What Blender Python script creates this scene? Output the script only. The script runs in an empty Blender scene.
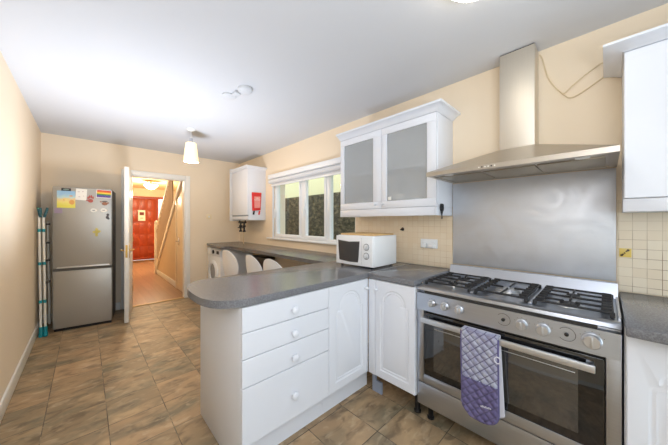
import bpy, bmesh, math, random
from mathutils import Vector, Matrix
random.seed(7)
S = bpy.context.scene
C = S.collection
PI = math.pi

# ------------------------------------------------------------------ camera, world, light, exposure
TH = 0.7628
cam_d = bpy.data.cameras.new('camera')
cam = bpy.data.objects.new('camera', cam_d); C.objects.link(cam)
cam.location = (0, 0, 1.2954)
cam.rotation_euler = (PI / 2, 0, -TH)
cam_d.sensor_width = 36; cam_d.lens = 259.92 * 36 / 668
cam_d.shift_y = -0.001; cam_d.clip_start = 0.02
S.camera = cam
S.view_settings.view_transform = 'Standard'; S.view_settings.look = 'None'
S.view_settings.gamma = 1; S.view_settings.use_curve_mapping = False
S.view_settings.exposure = 0.34

W = bpy.data.worlds.new('sky'); S.world = W; W.use_nodes = True
wb = W.node_tree.nodes['Background']
wb.inputs[0].default_value = (0.83, 0.90, 1.0, 1); wb.inputs[1].default_value = 2.1

def lin(c):
    return tuple(((v / 255) / 12.92 if v / 255 <= 0.04045 else ((v / 255 + 0.055) / 1.055) ** 2.4) for v in c)

def area(name, loc, rot, sx, sy, power, col=(255, 255, 255)):
    d = bpy.data.lights.new(name, 'AREA'); d.shape = 'RECTANGLE'; d.size = sx; d.size_y = sy
    d.energy = power; d.color = lin(col)
    o = bpy.data.objects.new(name, d); C.objects.link(o); o.location = loc; o.rotation_euler = rot
    return o

def point(name, loc, power, col, r=0.05):
    d = bpy.data.lights.new(name, 'POINT'); d.energy = power; d.color = lin(col); d.shadow_soft_size = r
    o = bpy.data.objects.new(name, d); C.objects.link(o); o.location = loc
    return o

# daylight through the glazed wall behind the camera, and through the side window
area('daylight_rear', (0.85, -1.78, 1.25), (PI / 2, 0, 0), 2.3, 2.2, 9, (240, 246, 255))
# added fill spots bounced off the ceiling, by the camera and mid-room
def spot(name, loc, aim, power, col, deg, r):
    d = bpy.data.lights.new(name, 'SPOT'); d.energy = power; d.color = lin(col); d.spot_size = math.radians(deg); d.spot_blend = 1.0; d.shadow_soft_size = r
    o = bpy.data.objects.new(name, d); C.objects.link(o); o.location = loc
    o.rotation_euler = (Vector(aim) - Vector(loc)).to_track_quat('-Z', 'Y').to_euler()
spot('added_bounce_fill', (.30, -.55, 1.35), (.55, .2, 2.434), 54, (230, 241, 255), 135, .2)
spot('added_bounce_fill_far', (.45, 2.9, .75), (.5, 3.0, 2.434), 125, (228, 239, 255), 150, .25)
fl = area('added_soft_fill', (-.22, -.30, 1.75), (0, 0, 0), .5, .9, 13, (236, 243, 255))  # added soft area fill behind the camera, no such lamp in the room
fl.rotation_euler = (Vector((1.1, 1.8, .6)) - Vector(fl.location)).to_track_quat('-Z', 'Y').to_euler()

# ------------------------------------------------------------------ dimensions
R, L, D, H = 2.19, -0.41, 4.964, 2.434
B = -1.6

# ------------------------------------------------------------------ mesh helpers
class MB:
    def __init__(s): s.bm = bmesh.new()
    def _bev(s, geom_verts, w, seg):
        if w <= 0: return
        es = set()
        for v in geom_verts:
            for e in v.link_edges: es.add(e)
        bmesh.ops.bevel(s.bm, geom=list(es), offset=w, segments=seg, affect='EDGES', profile=0.5, clamp_overlap=True)
    def box(s, x0, x1, y0, y1, z0, z1, bev=0.0, seg=2, M=None):
        c = [(x, y, z) for z in (z0, z1) for y in (y0, y1) for x in (x0, x1)]
        vs = [s.bm.verts.new(M @ Vector(p) if M else p) for p in c]
        for f in ((0, 2, 3, 1), (4, 5, 7, 6), (0, 1, 5, 4), (1, 3, 7, 5), (3, 2, 6, 7), (2, 0, 4, 6)):
            s.bm.faces.new([vs[i] for i in f])
        s._bev(vs, bev, seg)
        return s
    def prism(s, poly, plane, a, b, bev=0.0, seg=2):
        f3 = {'XY': lambda p, h: (p[0], p[1], h), 'YZ': lambda p, h: (h, p[0], p[1]), 'XZ': lambda p, h: (p[0], h, p[1])}[plane]
        lo = [s.bm.verts.new(f3(p, a)) for p in poly]; hi = [s.bm.verts.new(f3(p, b)) for p in poly]
        n = len(poly)
        s.bm.faces.new(lo[::-1]); s.bm.faces.new(hi)
        for i in range(n): s.bm.faces.new([lo[i], lo[(i + 1) % n], hi[(i + 1) % n], hi[i]])
        if bev > 0:
            es = [e for v in hi for e in v.link_edges if e.other_vert(v) in hi]
            es += [e for v in lo for e in v.link_edges if e.other_vert(v) in lo]
            bmesh.ops.bevel(s.bm, geom=list(set(es)), offset=bev, segments=seg, affect='EDGES', profile=0.5, clamp_overlap=True)
        return s
    def hull(s, pts, bev=0.0):
        vs = [s.bm.verts.new(p) for p in pts]
        bmesh.ops.convex_hull(s.bm, input=vs)
        return s
    def lathe(s, prof, o=(0, 0, 0), axis=(0, 0, 1), n=28):
        q = Vector((0, 0, 1)).rotation_difference(Vector(axis)).to_matrix()
        o = Vector(o); rings = []
        for r, h in prof:
            if r < 1e-6: rings.append([s.bm.verts.new(o + q @ Vector((0, 0, h)))])
            else: rings.append([s.bm.verts.new(o + q @ Vector((r * math.cos(2 * PI * i / n), r * math.sin(2 * PI * i / n), h))) for i in range(n)])
        for a, b in zip(rings, rings[1:]):
            for i in range(n):
                j = (i + 1) % n
                if len(a) == 1 and len(b) == 1: continue
                if len(a) == 1: s.bm.faces.new([a[0], b[j], b[i]])
                elif len(b) == 1: s.bm.faces.new([a[i], a[j], b[0]])
                else: s.bm.faces.new([a[i], a[j], b[j], b[i]])
        if len(rings[0]) > 1: s.bm.faces.new(rings[0][::-1])
        if len(rings[-1]) > 1: s.bm.faces.new(rings[-1])
        return s
    def cyl(s, p0, p1, r, r1=None, n=24, ch=0.0):
        p0, p1 = Vector(p0), Vector(p1); h = (p1 - p0).length; r1 = r if r1 is None else r1
        prof = [(r, 0), (r1, h)] if ch <= 0 else [(r - ch, 0), (r, ch), (r1, h - ch), (r1 - ch, h)]
        return s.lathe(prof, p0, (p1 - p0).normalized(), n)
    def tube(s, pts, r, n=10, closed=False):
        pts = [Vector(p) for p in pts]; m = len(pts); rings = []
        up = None
        for i, p in enumerate(pts):
            if closed: t = (pts[(i + 1) % m] - pts[i - 1]).normalized()
            else: t = (pts[min(i + 1, m - 1)] - pts[max(i - 1, 0)]).normalized()
            if up is None:
                up = Vector((0, 0, 1)) if abs(t.z) < 0.9 else Vector((1, 0, 0))
            a = (up - t * up.dot(t)).normalized(); up = a; b = t.cross(a)
            rings.append([s.bm.verts.new(p + a * (r * math.cos(2 * PI * k / n)) + b * (r * math.sin(2 * PI * k / n))) for k in range(n)])
        rr = list(zip(rings, rings[1:] + ([rings[0]] if closed else [])))
        for A, Bq in rr[:m if closed else m - 1]:
            for k in range(n): s.bm.faces.new([A[k], A[(k + 1) % n], Bq[(k + 1) % n], Bq[k]])
        if not closed: s.bm.faces.new(rings[0][::-1]); s.bm.faces.new(rings[-1])
        return s
    def ball(s, c, r, sc=(1, 1, 1), u=20, v=12):
        m = Matrix.Translation(c) @ Matrix.Diagonal((sc[0], sc[1], sc[2], 1))
        bmesh.ops.create_uvsphere(s.bm, u_segments=u, v_segments=v, radius=r, matrix=m); return s
    def xf(s, M): bmesh.ops.transform(s.bm, matrix=M, verts=s.bm.verts); return s

ROOT = {}
def thing(name, label, cat, loc=(0, 0, 0), rz=0.0, group=None, local=False):
    o = bpy.data.objects.new(name, None); C.objects.link(o); o.empty_display_size = 0.05
    o.location = loc; o.rotation_euler = (0, 0, rz)
    o['label'] = label; o['category'] = cat
    if group: o['group'] = group
    ROOT[o] = (0, 0, 0) if local else tuple(loc)
    return o

def mesh(name, mb, mat, origin=(0, 0, 0), smooth=40):
    bm = mb.bm
    bmesh.ops.recalc_face_normals(bm, faces=bm.faces)
    bmesh.ops.translate(bm, verts=bm.verts, vec=-Vector(origin))
    me = bpy.data.meshes.new(name); bm.to_mesh(me); bm.free()
    if smooth:
        me.shade_smooth(); me.set_sharp_from_angle(angle=math.radians(smooth))
    me.materials.append(mat)
    o = bpy.data.objects.new(name, me); C.objects.link(o)
    return o

def part(name, mb, mat, parent, label=None, smooth=40):
    org = ROOT[parent]
    o = mesh(name, mb, mat, org, smooth); o.parent = parent; ROOT[o] = org
    if label: o['label'] = label
    return o

def solo(name, mb, mat, label, cat, group=None, smooth=40):
    xs = [v.co for v in mb.bm.verts]
    org = ((min(v.x for v in xs) + max(v.x for v in xs)) / 2, (min(v.y for v in xs) + max(v.y for v in xs)) / 2, min(v.z for v in xs))
    o = mesh(name, mb, mat, org, smooth); o.location = org; ROOT[o] = org
    o['label'] = label; o['category'] = cat
    if group: o['group'] = group
    return o

def struct(name, mb, mat, parent=None, smooth=40):
    if parent: return part(name, mb, mat, parent, smooth=smooth)
    o = mesh(name, mb, mat, (0, 0, 0), smooth); o['kind'] = 'structure'; ROOT[o] = (0, 0, 0)
    return o

def dup(root, loc, rz=None, label=None):
    r = root.copy(); C.objects.link(r); r.location = loc
    if rz is not None: r.rotation_euler = (0, 0, rz)
    if label: r['label'] = label
    for ch in list(root.children):
        c = ch.copy(); C.objects.link(c); c.parent = r
        for g in list(ch.children):
            d = g.copy(); C.objects.link(d); d.parent = c
    return r

# ------------------------------------------------------------------ materials
def newmat(name):
    m = bpy.data.materials.new(name); m.use_nodes = True
    nt = m.node_tree; return m, nt, nt.nodes['Principled BSDF']
def N(nt, t, **k):
    n = nt.nodes.new(t)
    for a, v in k.items():
        if a.startswith('i_'): n.inputs[a[2:]].default_value = v
        else: setattr(n, a, v)
    return n
def rgba(c): return (*lin(c), 1)

def mat(name, col, rough=0.5, metal=0.0, var=0.04, scale=8.0, bump=0.0, bscale=60.0, spec=0.5, coat=0.0):
    m, nt, b = newmat(name)
    tc = N(nt, 'ShaderNodeTexCoord')
    nz = N(nt, 'ShaderNodeTexNoise'); nz.inputs['Scale'].default_value = scale; nz.inputs['Detail'].default_value = 3
    nt.links.new(tc.outputs['Object'], nz.inputs['Vector'])
    mx = N(nt, 'ShaderNodeMix', data_type='RGBA')
    c = lin(col)
    mx.inputs[6].default_value = (*[v * (1 - var) for v in c], 1); mx.inputs[7].default_value = (*[min(1, v * (1 + var)) for v in c], 1)
    nt.links.new(nz.outputs['Fac'], mx.inputs[0]); nt.links.new(mx.outputs[2], b.inputs['Base Color'])
    b.inputs['Roughness'].default_value = rough; b.inputs['Metallic'].default_value = metal
    b.inputs['Specular IOR Level'].default_value = spec
    b.inputs['Coat Weight'].default_value = coat
    if bump:
        n2 = N(nt, 'ShaderNodeTexNoise'); n2.inputs['Scale'].default_value = bscale
        nt.links.new(tc.outputs['Object'], n2.inputs['Vector'])
        bp = N(nt, 'ShaderNodeBump'); bp.inputs['Strength'].default_value = bump; bp.inputs['Distance'].default_value = 0.004
        nt.links.new(n2.outputs['Fac'], bp.inputs['Height']); nt.links.new(bp.outputs[0], b.inputs['Normal'])
    return m

def steel(name, col, r0, r1, axis, smear=0.0, metal=1.0):
    """brushed metal; axis = the direction the brushing runs along; smear = wiped-on polish marks"""
    m, nt, b = newmat(name)
    tc = N(nt, 'ShaderNodeTexCoord'); mp = N(nt, 'ShaderNodeMapping')
    sc = [260, 260, 260]; sc['XYZ'.index(axis)] = 3
    mp.inputs['Scale'].default_value = sc
    nz = N(nt, 'ShaderNodeTexNoise'); nz.inputs['Scale'].default_value = 1; nz.inputs['Detail'].default_value = 2
    nt.links.new(tc.outputs['Object'], mp.inputs[0]); nt.links.new(mp.outputs[0], nz.inputs['Vector'])
    mr = N(nt, 'ShaderNodeMapRange'); mr.inputs['To Min'].default_value = r0; mr.inputs['To Max'].default_value = r1
    nt.links.new(nz.outputs['Fac'], mr.inputs[0])
    b.inputs['Metallic'].default_value = metal
    bp = N(nt, 'ShaderNodeBump'); bp.inputs['Strength'].default_value = 0.06; bp.inputs['Distance'].default_value = 0.002
    nt.links.new(nz.outputs['Fac'], bp.inputs['Height']); nt.links.new(bp.outputs[0], b.inputs['Normal'])
    c = lin(col)
    mx = N(nt, 'ShaderNodeMix', data_type='RGBA')
    mx.inputs[6].default_value = (*[v * 0.93 for v in c], 1); mx.inputs[7].default_value = (*[min(1, v * 1.07) for v in c], 1)
    if smear:
        n2 = N(nt, 'ShaderNodeTexNoise'); n2.inputs['Scale'].default_value = 4.5; n2.inputs['Detail'].default_value = 5; n2.inputs['Distortion'].default_value = 2.2
        nt.links.new(tc.outputs['Object'], n2.inputs['Vector'])
        m2 = N(nt, 'ShaderNodeMapRange'); m2.inputs['From Min'].default_value = 0.35; m2.inputs['From Max'].default_value = 0.7
        m2.inputs['To Min'].default_value = -smear; m2.inputs['To Max'].default_value = smear
        nt.links.new(n2.outputs['Fac'], m2.inputs[0])
        ad = N(nt, 'ShaderNodeMath', operation='ADD'); nt.links.new(mr.outputs[0], ad.inputs[0]); nt.links.new(m2.outputs[0], ad.inputs[1])
        nt.links.new(ad.outputs[0], b.inputs['Roughness'])
        mx.inputs[6].default_value = (*[v * 0.85 for v in c], 1); mx.inputs[7].default_value = (*[min(1, v * 1.12) for v in c], 1)
        nt.links.new(n2.outputs['Fac'], mx.inputs[0])
    else:
        nt.links.new(mr.outputs[0], b.inputs['Roughness']); nt.links.new(nz.outputs['Fac'], mx.inputs[0])
    nt.links.new(mx.outputs[2], b.inputs['Base Color'])
    return m

def grid(name, plane, off, cw, ch, mortar, c1, c2, cm, rough, noise=None, bump=0.5, cm2=None, mscale=3.0):
    """tiles: plane 'XY','YZ'; noise=(scale vector, dark colour, amount)"""
    m, nt, b = newmat(name)
    tc = N(nt, 'ShaderNodeTexCoord'); sp = N(nt, 'ShaderNodeSeparateXYZ'); cb = N(nt, 'ShaderNodeCombineXYZ')
    nt.links.new(tc.outputs['Object'], sp.inputs[0])
    for k, ax in enumerate(plane):
        ad = N(nt, 'ShaderNodeMath', operation='SUBTRACT'); ad.inputs[1].default_value = off[k]
        nt.links.new(sp.outputs['XYZ'.index(ax)], ad.inputs[0]); nt.links.new(ad.outputs[0], cb.inputs[k])
    br = N(nt, 'ShaderNodeTexBrick', offset=0.0, squash=1.0)
    br.inputs['Scale'].default_value = 1; br.inputs['Mortar Size'].default_value = mortar; br.inputs['Mortar Smooth'].default_value = 0.25
    br.inputs['Brick Width'].default_value = cw; br.inputs['Row Height'].default_value = ch; br.inputs['Bias'].default_value = 0
    br.inputs['Color1'].default_value = rgba(c1); br.inputs['Color2'].default_value = rgba(c2); br.inputs['Mortar'].default_value = rgba(cm)
    nt.links.new(cb.outputs[0], br.inputs['Vector'])
    if cm2:
        nm = N(nt, 'ShaderNodeTexNoise'); nm.inputs['Scale'].default_value = mscale; nt.links.new(tc.outputs['Object'], nm.inputs['Vector'])
        rm = N(nt, 'ShaderNodeMapRange'); rm.inputs['From Min'].default_value = 0.45; rm.inputs['From Max'].default_value = 0.62
        nt.links.new(nm.outputs['Fac'], rm.inputs[0])
        mm = N(nt, 'ShaderNodeMix', data_type='RGBA'); mm.inputs[6].default_value = rgba(cm); mm.inputs[7].default_value = rgba(cm2)
        nt.links.new(rm.outputs[0], mm.inputs[0]); nt.links.new(mm.outputs[2], br.inputs['Mortar'])
    out = br.outputs['Color']
    if noise:
        # two layers of slate clouding, offset per tile so that the grain breaks at the joints
        mp = N(nt, 'ShaderNodeMapping'); mp.inputs['Scale'].default_value = noise[0]; mp.inputs['Rotation'].default_value = (0, 0, 0.35)
        va = N(nt, 'ShaderNodeVectorMath', operation='SCALE'); va.inputs['Scale'].default_value = 9.0
        vb = N(nt, 'ShaderNodeVectorMath', operation='ADD')
        nt.links.new(br.outputs['Color'], va.inputs[0]); nt.links.new(tc.outputs['Object'], vb.inputs[0]); nt.links.new(va.outputs[0], vb.inputs[1])
        nt.links.new(vb.outputs[0], mp.inputs[0])
        for dark, amt, det, dist, lo, hi, s in noise[1]:
            nz = N(nt, 'ShaderNodeTexNoise'); nz.inputs['Scale'].default_value = s; nz.inputs['Detail'].default_value = det; nz.inputs['Distortion'].default_value = dist
            nt.links.new(mp.outputs[0], nz.inputs['Vector'])
            rg = N(nt, 'ShaderNodeMapRange'); rg.inputs['From Min'].default_value = lo; rg.inputs['From Max'].default_value = hi; rg.inputs['To Max'].default_value = amt
            nt.links.new(nz.outputs['Fac'], rg.inputs[0])
            mx = N(nt, 'ShaderNodeMix', data_type='RGBA'); mx.inputs[7].default_value = rgba(dark)
            nt.links.new(rg.outputs[0], mx.inputs[0]); nt.links.new(out, mx.inputs[6]); out = mx.outputs[2]
    nt.links.new(out, b.inputs['Base Color'])
    b.inputs['Roughness'].default_value = rough
    iv = N(nt, 'ShaderNodeMath', operation='SUBTRACT'); iv.inputs[0].default_value = 1; nt.links.new(br.outputs['Fac'], iv.inputs[1])
    bp = N(nt, 'ShaderNodeBump'); bp.inputs['Strength'].default_value = bump; bp.inputs['Distance'].default_value = 0.003
    nt.links.new(iv.outputs[0], bp.inputs['Height']); nt.links.new(bp.outputs[0], b.inputs['Normal'])
    return m

def speckle(name, c1, c2, c3, rough):
    m, nt, b = newmat(name)
    tc = N(nt, 'ShaderNodeTexCoord')
    n1 = N(nt, 'ShaderNodeTexNoise'); n1.inputs['Scale'].default_value = 150; n1.inputs['Detail'].default_value = 3
    n2 = N(nt, 'ShaderNodeTexNoise'); n2.inputs['Scale'].default_value = 320
    for n in (n1, n2): nt.links.new(tc.outputs['Object'], n.inputs['Vector'])
    r1 = N(nt, 'ShaderNodeMapRange'); r1.inputs['From Min'].default_value = 0.42; r1.inputs['From Max'].default_value = 0.6
    r2 = N(nt, 'ShaderNodeMapRange'); r2.inputs['From Min'].default_value = 0.58; r2.inputs['From Max'].default_value = 0.7
    nt.links.new(n1.outputs['Fac'], r1.inputs[0]); nt.links.new(n2.outputs['Fac'], r2.inputs[0])
    a = N(nt, 'ShaderNodeMix', data_type='RGBA'); a.inputs[6].default_value = rgba(c1); a.inputs[7].default_value = rgba(c2)
    nt.links.new(r1.outputs[0], a.inputs[0])
    q = N(nt, 'ShaderNodeMix', data_type='RGBA'); q.inputs[7].default_value = rgba(c3)
    nt.links.new(a.outputs[2], q.inputs[6]); nt.links.new(r2.outputs[0], q.inputs[0]); nt.links.new(q.outputs[2], b.inputs['Base Color'])
    b.inputs['Roughness'].default_value = rough
    return m

def glass(name, tint=(245, 250, 250), refl=0.08, rough=0.02):
    m, nt, b = newmat(name); nt.nodes.remove(b)
    out = nt.nodes['Material Output']
    t = N(nt, 'ShaderNodeBsdfTransparent'); t.inputs[0].default_value = rgba(tint)
    g = N(nt, 'ShaderNodeBsdfGlossy'); g.inputs['Roughness'].default_value = rough
    lw = N(nt, 'ShaderNodeFresnel'); lw.inputs[0].default_value = 1.45
    mx = N(nt, 'ShaderNodeMixShader')
    ge = N(nt, 'ShaderNodeNewGeometry'); iv = N(nt, 'ShaderNodeMath', operation='SUBTRACT'); iv.inputs[0].default_value = 1
    nt.links.new(ge.outputs['Backfacing'], iv.inputs[1])
    ml = N(nt, 'ShaderNodeMath', operation='MULTIPLY'); nt.links.new(lw.outputs[0], ml.inputs[0]); nt.links.new(iv.outputs[0], ml.inputs[1])
    nt.links.new(ml.outputs[0], mx.inputs[0]); nt.links.new(t.outputs[0], mx.inputs[1]); nt.links.new(g.outputs[0], mx.inputs[2])
    nt.links.new(mx.outputs[0], out.inputs[0])
    return m

def frosted(name, col, trans=0.25):
    m, nt, b = newmat(name)
    out = nt.nodes['Material Output']
    b.inputs['Base Color'].default_value = rgba(col); b.inputs['Roughness'].default_value = 0.45
    t = N(nt, 'ShaderNodeBsdfTransparent'); t.inputs[0].default_value = rgba((244, 246, 246))
    mx = N(nt, 'ShaderNodeMixShader'); mx.inputs[0].default_value = trans
    nt.links.new(b.outputs[0], mx.inputs[1]); nt.links.new(t.outputs[0], mx.inputs[2]); nt.links.new(mx.outputs[0], out.inputs[0])
    return m

def lamp_mat(name, col, strength, base=(250, 240, 215)):
    m, nt, b = newmat(name)
    b.inputs['Base Color'].default_value = rgba(base); b.inputs['Roughness'].default_value = 0.4
    b.inputs['Emission Color'].default_value = rgba(col); b.inputs['Emission Strength'].default_value = strength
    return m

def wood(name, c1, c2, scale, rough, axis='Y', planks=None):
    m, nt, b = newmat(name)
    tc = N(nt, 'ShaderNodeTexCoord'); mp = N(nt, 'ShaderNodeMapping')
    sc = [scale] * 3; sc['XYZ'.index(axis)] = scale * 0.08; mp.inputs['Scale'].default_value = sc
    nz = N(nt, 'ShaderNodeTexNoise'); nz.inputs['Scale'].default_value = 1; nz.inputs['Detail'].default_value = 5; nz.inputs['Distortion'].default_value = 0.6
    nt.links.new(tc.outputs['Object'], mp.inputs[0]); nt.links.new(mp.outputs[0], nz.inputs['Vector'])
    mx = N(nt, 'ShaderNodeMix', data_type='RGBA'); mx.inputs[6].default_value = rgba(c1); mx.inputs[7].default_value = rgba(c2)
    nt.links.new(nz.outputs['Fac'], mx.inputs[0])
    out = mx.outputs[2]
    if planks:
        rt = N(nt, 'ShaderNodeMapping'); rt.inputs['Rotation'].default_value = (0, 0, PI / 2)
        nt.links.new(tc.outputs['Object'], rt.inputs[0])
        br = N(nt, 'ShaderNodeTexBrick', offset=0.4); br.inputs['Scale'].default_value = 1
        br.inputs['Brick Width'].default_value = planks[1]; br.inputs['Row Height'].default_value = planks[0]; br.inputs['Mortar Size'].default_value = 0.0012
        br.inputs['Color1'].default_value = (1, 1, 1, 1); br.inputs['Color2'].default_value = (0.78, 0.76, 0.74, 1); br.inputs['Mortar'].default_value = (0.45, 0.4, 0.36, 1)
        nt.links.new(rt.outputs[0], br.inputs['Vector'])
        ml = N(nt, 'ShaderNodeMix', data_type='RGBA', blend_type='MULTIPLY'); ml.inputs[0].default_value = 1
        nt.links.new(out, ml.inputs[6]); nt.links.new(br.outputs['Color'], ml.inputs[7]); out = ml.outputs[2]
    nt.links.new(out, b.inputs['Base Color']); b.inputs['Roughness'].default_value = rough
    return m

M_wall = mat('cream_wall_paint', (241, 224, 199), 0.75, var=0.02, scale=2, bump=0.05, bscale=140)
M_ceil = mat('white_ceiling_paint', (212, 213, 216), 0.85, var=0.012, scale=1.5)
M_floor = grid('slate_floor_tiles', 'XY', (0.105, 0.977), 0.30, 0.3015, 0.0028, (180, 148, 112), (150, 128, 98), (74, 63, 51), 0.48,
               noise=((2.6, 5.0, 1), [((120, 114, 94), 0.85, 7, 0.5, 0.44, 0.66, 0.8), ((200, 168, 128), 0.7, 7, 0.4, 0.49, 0.70, 1.4), ((92, 76, 58), 0.65, 10, 0.9, 0.5, 0.68, 2.6), ((214, 192, 160), 0.45, 10, 0.6, 0.54, 0.74, 4.5)]), bump=0.6)
M_tile = grid('cream_mosaic_tiles', 'YZ', (-0.050, 0.939), 0.0515, 0.0515, 0.0012, (240, 229, 208), (236, 222, 198), (216, 202, 176), 0.25, bump=0.35, cm2=(150, 120, 88), mscale=6.0)
M_tile2 = grid('cream_mosaic_tiles_left', 'YZ', (0.871, 0.945), 0.0515, 0.0515, 0.0012, (245, 227, 200), (242, 221, 191), (235, 214, 183), 0.25, bump=0.25, cm2=(214, 184, 146), mscale=5.0)
M_white = mat('white_cabinet_paint', (230, 233, 240), 0.32, var=0.008, scale=3)
M_inner = mat('white_cabinet_inside', (222, 223, 225), 0.5, var=0.01)
M_pvc = mat('white_upvc', (243, 245, 247), 0.3, var=0.01)
M_gloss = mat('white_gloss_trim', (240, 238, 232), 0.3, var=0.015)
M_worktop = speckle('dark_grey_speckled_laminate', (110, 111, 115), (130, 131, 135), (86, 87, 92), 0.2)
M_steel = steel('brushed_steel', (188, 194, 205), 0.24, 0.40, 'Y')
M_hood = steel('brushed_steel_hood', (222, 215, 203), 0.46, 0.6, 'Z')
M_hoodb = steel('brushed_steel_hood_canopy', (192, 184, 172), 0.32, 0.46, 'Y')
M_splash = steel('polished_steel_sheet', (222, 224, 228), 0.54, 0.64, 'Y', smear=0.09)
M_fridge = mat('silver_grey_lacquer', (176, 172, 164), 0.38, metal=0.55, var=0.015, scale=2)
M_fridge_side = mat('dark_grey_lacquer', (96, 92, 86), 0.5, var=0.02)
M_iron = mat('black_cast_iron', (38, 38, 40), 0.55, var=0.1, scale=40, bump=0.2, bscale=200)
M_black = mat('black_plastic', (22, 22, 24), 0.4, var=0.05)
M_dark = mat('dark_grey_shadow_gap', (48, 46, 44), 0.7)
M_alu = mat('aluminium_burner', (210, 212, 215), 0.35, metal=0.9, var=0.05)
M_brass = mat('brass_handle', (206, 168, 92), 0.3, metal=0.9, var=0.05)
M_chrome = mat('chrome', (210, 210, 212), 0.15, metal=1.0, var=0.02)
M_winglass = glass('window_glass')
M_frost = frosted('frosted_cabinet_glass', (222, 224, 225), 0.68)

def dark_glass(name, col, ior, rough):
    m, nt, b = newmat(name)
    b.inputs['Base Color'].default_value = rgba(col); b.inputs['IOR'].default_value = ior; b.inputs['Roughness'].default_value = rough
    return m
M_ovenframe = dark_glass('black_oven_glass', (14, 14, 16), 1.7, 0.05)
M_ovenwin = dark_glass('mirrored_oven_window', (56, 54, 51), 2.0, 0.06)
M_rubber = mat('black_rubber', (28, 28, 28), 0.7)

M_print = mat('grey_print', (92, 92, 94), .5)
# ------------------------------------------------------------------ structure: floor, ceiling, walls
struct('floor', MB().box(L - .1, R + .25, B - .1, D, -.08, 0), M_floor)
M_hallwood = wood('hall_laminate', (194, 160, 134), (164, 128, 104), 14, 0.3, 'Y', planks=(0.12, 1.2))
struct('floor_hall', MB().box(-.1, 2.45, D + .0005, 11.1, -.08, -0.001), M_hallwood)
struct('ceiling', MB().box(L - .1, R + .25, B - .1, D, H, H + .1), M_ceil)
M_hallceil = mat('hall_ceiling_paint', (240, 222, 180), 0.8)
struct('ceiling_hall', MB().box(-.1, 2.45, D + .1, 11.1, H, H + .1), M_hallceil)
struct('wall_left', MB().box(L - .1, L, B - .1, D + .1, 0, H), M_wall)
w = MB()
WY0, WY1, WZ0, WZ1 = 1.94, 3.745, 1.02, 2.04
w.box(R, R + .25, B - .1, WY0, 0, H); w.box(R, R + .25, WY1, D + .1, 0, H)
w.box(R, R + .25, WY0, WY1, 0, WZ0); w.box(R, R + .25, WY0, WY1, WZ1, H)
struct('wall_right', w, M_wall)
DX0, DX1, DZ = 0.452, 1.232, 2.01
w = MB()
w.box(L, DX0, D, D + .1, 0, H); w.box(DX1, R, D, D + .1, 0, H); w.box(DX0, DX1, D, D + .1, DZ, H)
struct('wall_far', w, M_wall)
w = MB()
w.box(L, -.2, B - .1, B, 0, H); w.box(1.9, R, B - .1, B, 0, H); w.box(-.2, 1.9, B - .1, B, 2.25, H); w.box(-.2, 1.9, B - .1, B, 0, .12)
struct('wall_near', w, M_wall)
# rear glazing behind the camera
t = thing('window_2', '', '', (0.85, B - .05, .12)); del t['label']; del t['category']; t['kind'] = 'structure'
f = MB()
for x in (-.2, .48, 1.16, 1.84): f.box(x, x + .06, B - .08, B - .03, .12, 2.25)
f.box(-.14, 1.84, B - .08, B - .03, .12, .19); f.box(-.14, 1.84, B - .08, B - .03, 2.18, 2.25)
part('window_frame', f, M_pvc, t)
part('window_glass', MB().box(-.14, 1.84, B - .06, B - .05, .19, 2.18), M_winglass, t)

# hallway shell
struct('wall_hall_left', MB().box(.15, .25, D + .1, 10.9, 0, H), M_wall)
struct('wall_hall_end', MB().box(.25, 1.02, 10.9, 11.0, 0, H).box(2.12, 2.35, 10.9, 11.0, 0, H).box(1.02, 2.12, 10.9, 11.0, 2.16, H), M_wall)
struct('wall_hall_right', MB().box(2.35, 2.45, D + .1, 11.0, 0, H), M_wall)
M_panel = mat('understair_panel_paint', (222, 198, 164), 0.6)
# panelling below the stair: quad with sloped top; stair side plane X=1.29
def zs(y): return 0.10 + 0.828 * (7.80 - y)
SX = 1.29
p = [(D + .1, 0), (7.80, 0), (7.80, 0.10), (D + .1, min(H, zs(D + .1)))]
p = [(5.02 + .05, 0), (7.78, 0), (7.78, .1), (5.07, zs(5.07))]
struct('wall_understair', MB().prism(p, 'YZ', SX + .01, SX + .05), M_panel)

# skirtings
sk = lambda x0, x1, y0, y1: MB().box(x0, x1, y0, y1, 0, .11, .006)
struct('baseboard_left', sk(L, L + .016, B, D - .001), M_gloss)
struct('baseboard_far', MB().box(L + .017, .374, D - .016, D, 0, .11, .006).box(1.309, 1.57, D - .016, D, 0, .11, .006), M_gloss)
struct('baseboard_hall', sk(SX - .008, SX + .01, 5.85, 7.76), M_gloss)

# door frame and door between kitchen and hall
t = thing('door_1', '', '', (DX0, D, 0)); del t['label']; del t['category']; t['kind'] = 'structure'
f = MB()
f.box(DX0 - .07, DX0 + .004, D - .02, D - .0005, 0, DZ + .07, .005); f.box(DX1 - .004, DX1 + .07, D - .02, D - .0005, 0, DZ + .07, .005)
f.box(DX0 + .004, DX1 - .004, D - .02, D - .0005, DZ - .004, DZ + .07, .005)
part('architrave', f, M_gloss, t)
f = MB(); f.box(DX0 + .0005, DX0 + .02, D, D + .1, 0, DZ - .0005); f.box(DX1 - .02, DX1 - .0005, D, D + .1, 0, DZ - .0005); f.box(DX0 + .02, DX1 - .02, D, D + .1, DZ - .02, DZ - .0005)
part('door_lining', f, M_gloss, t)
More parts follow.
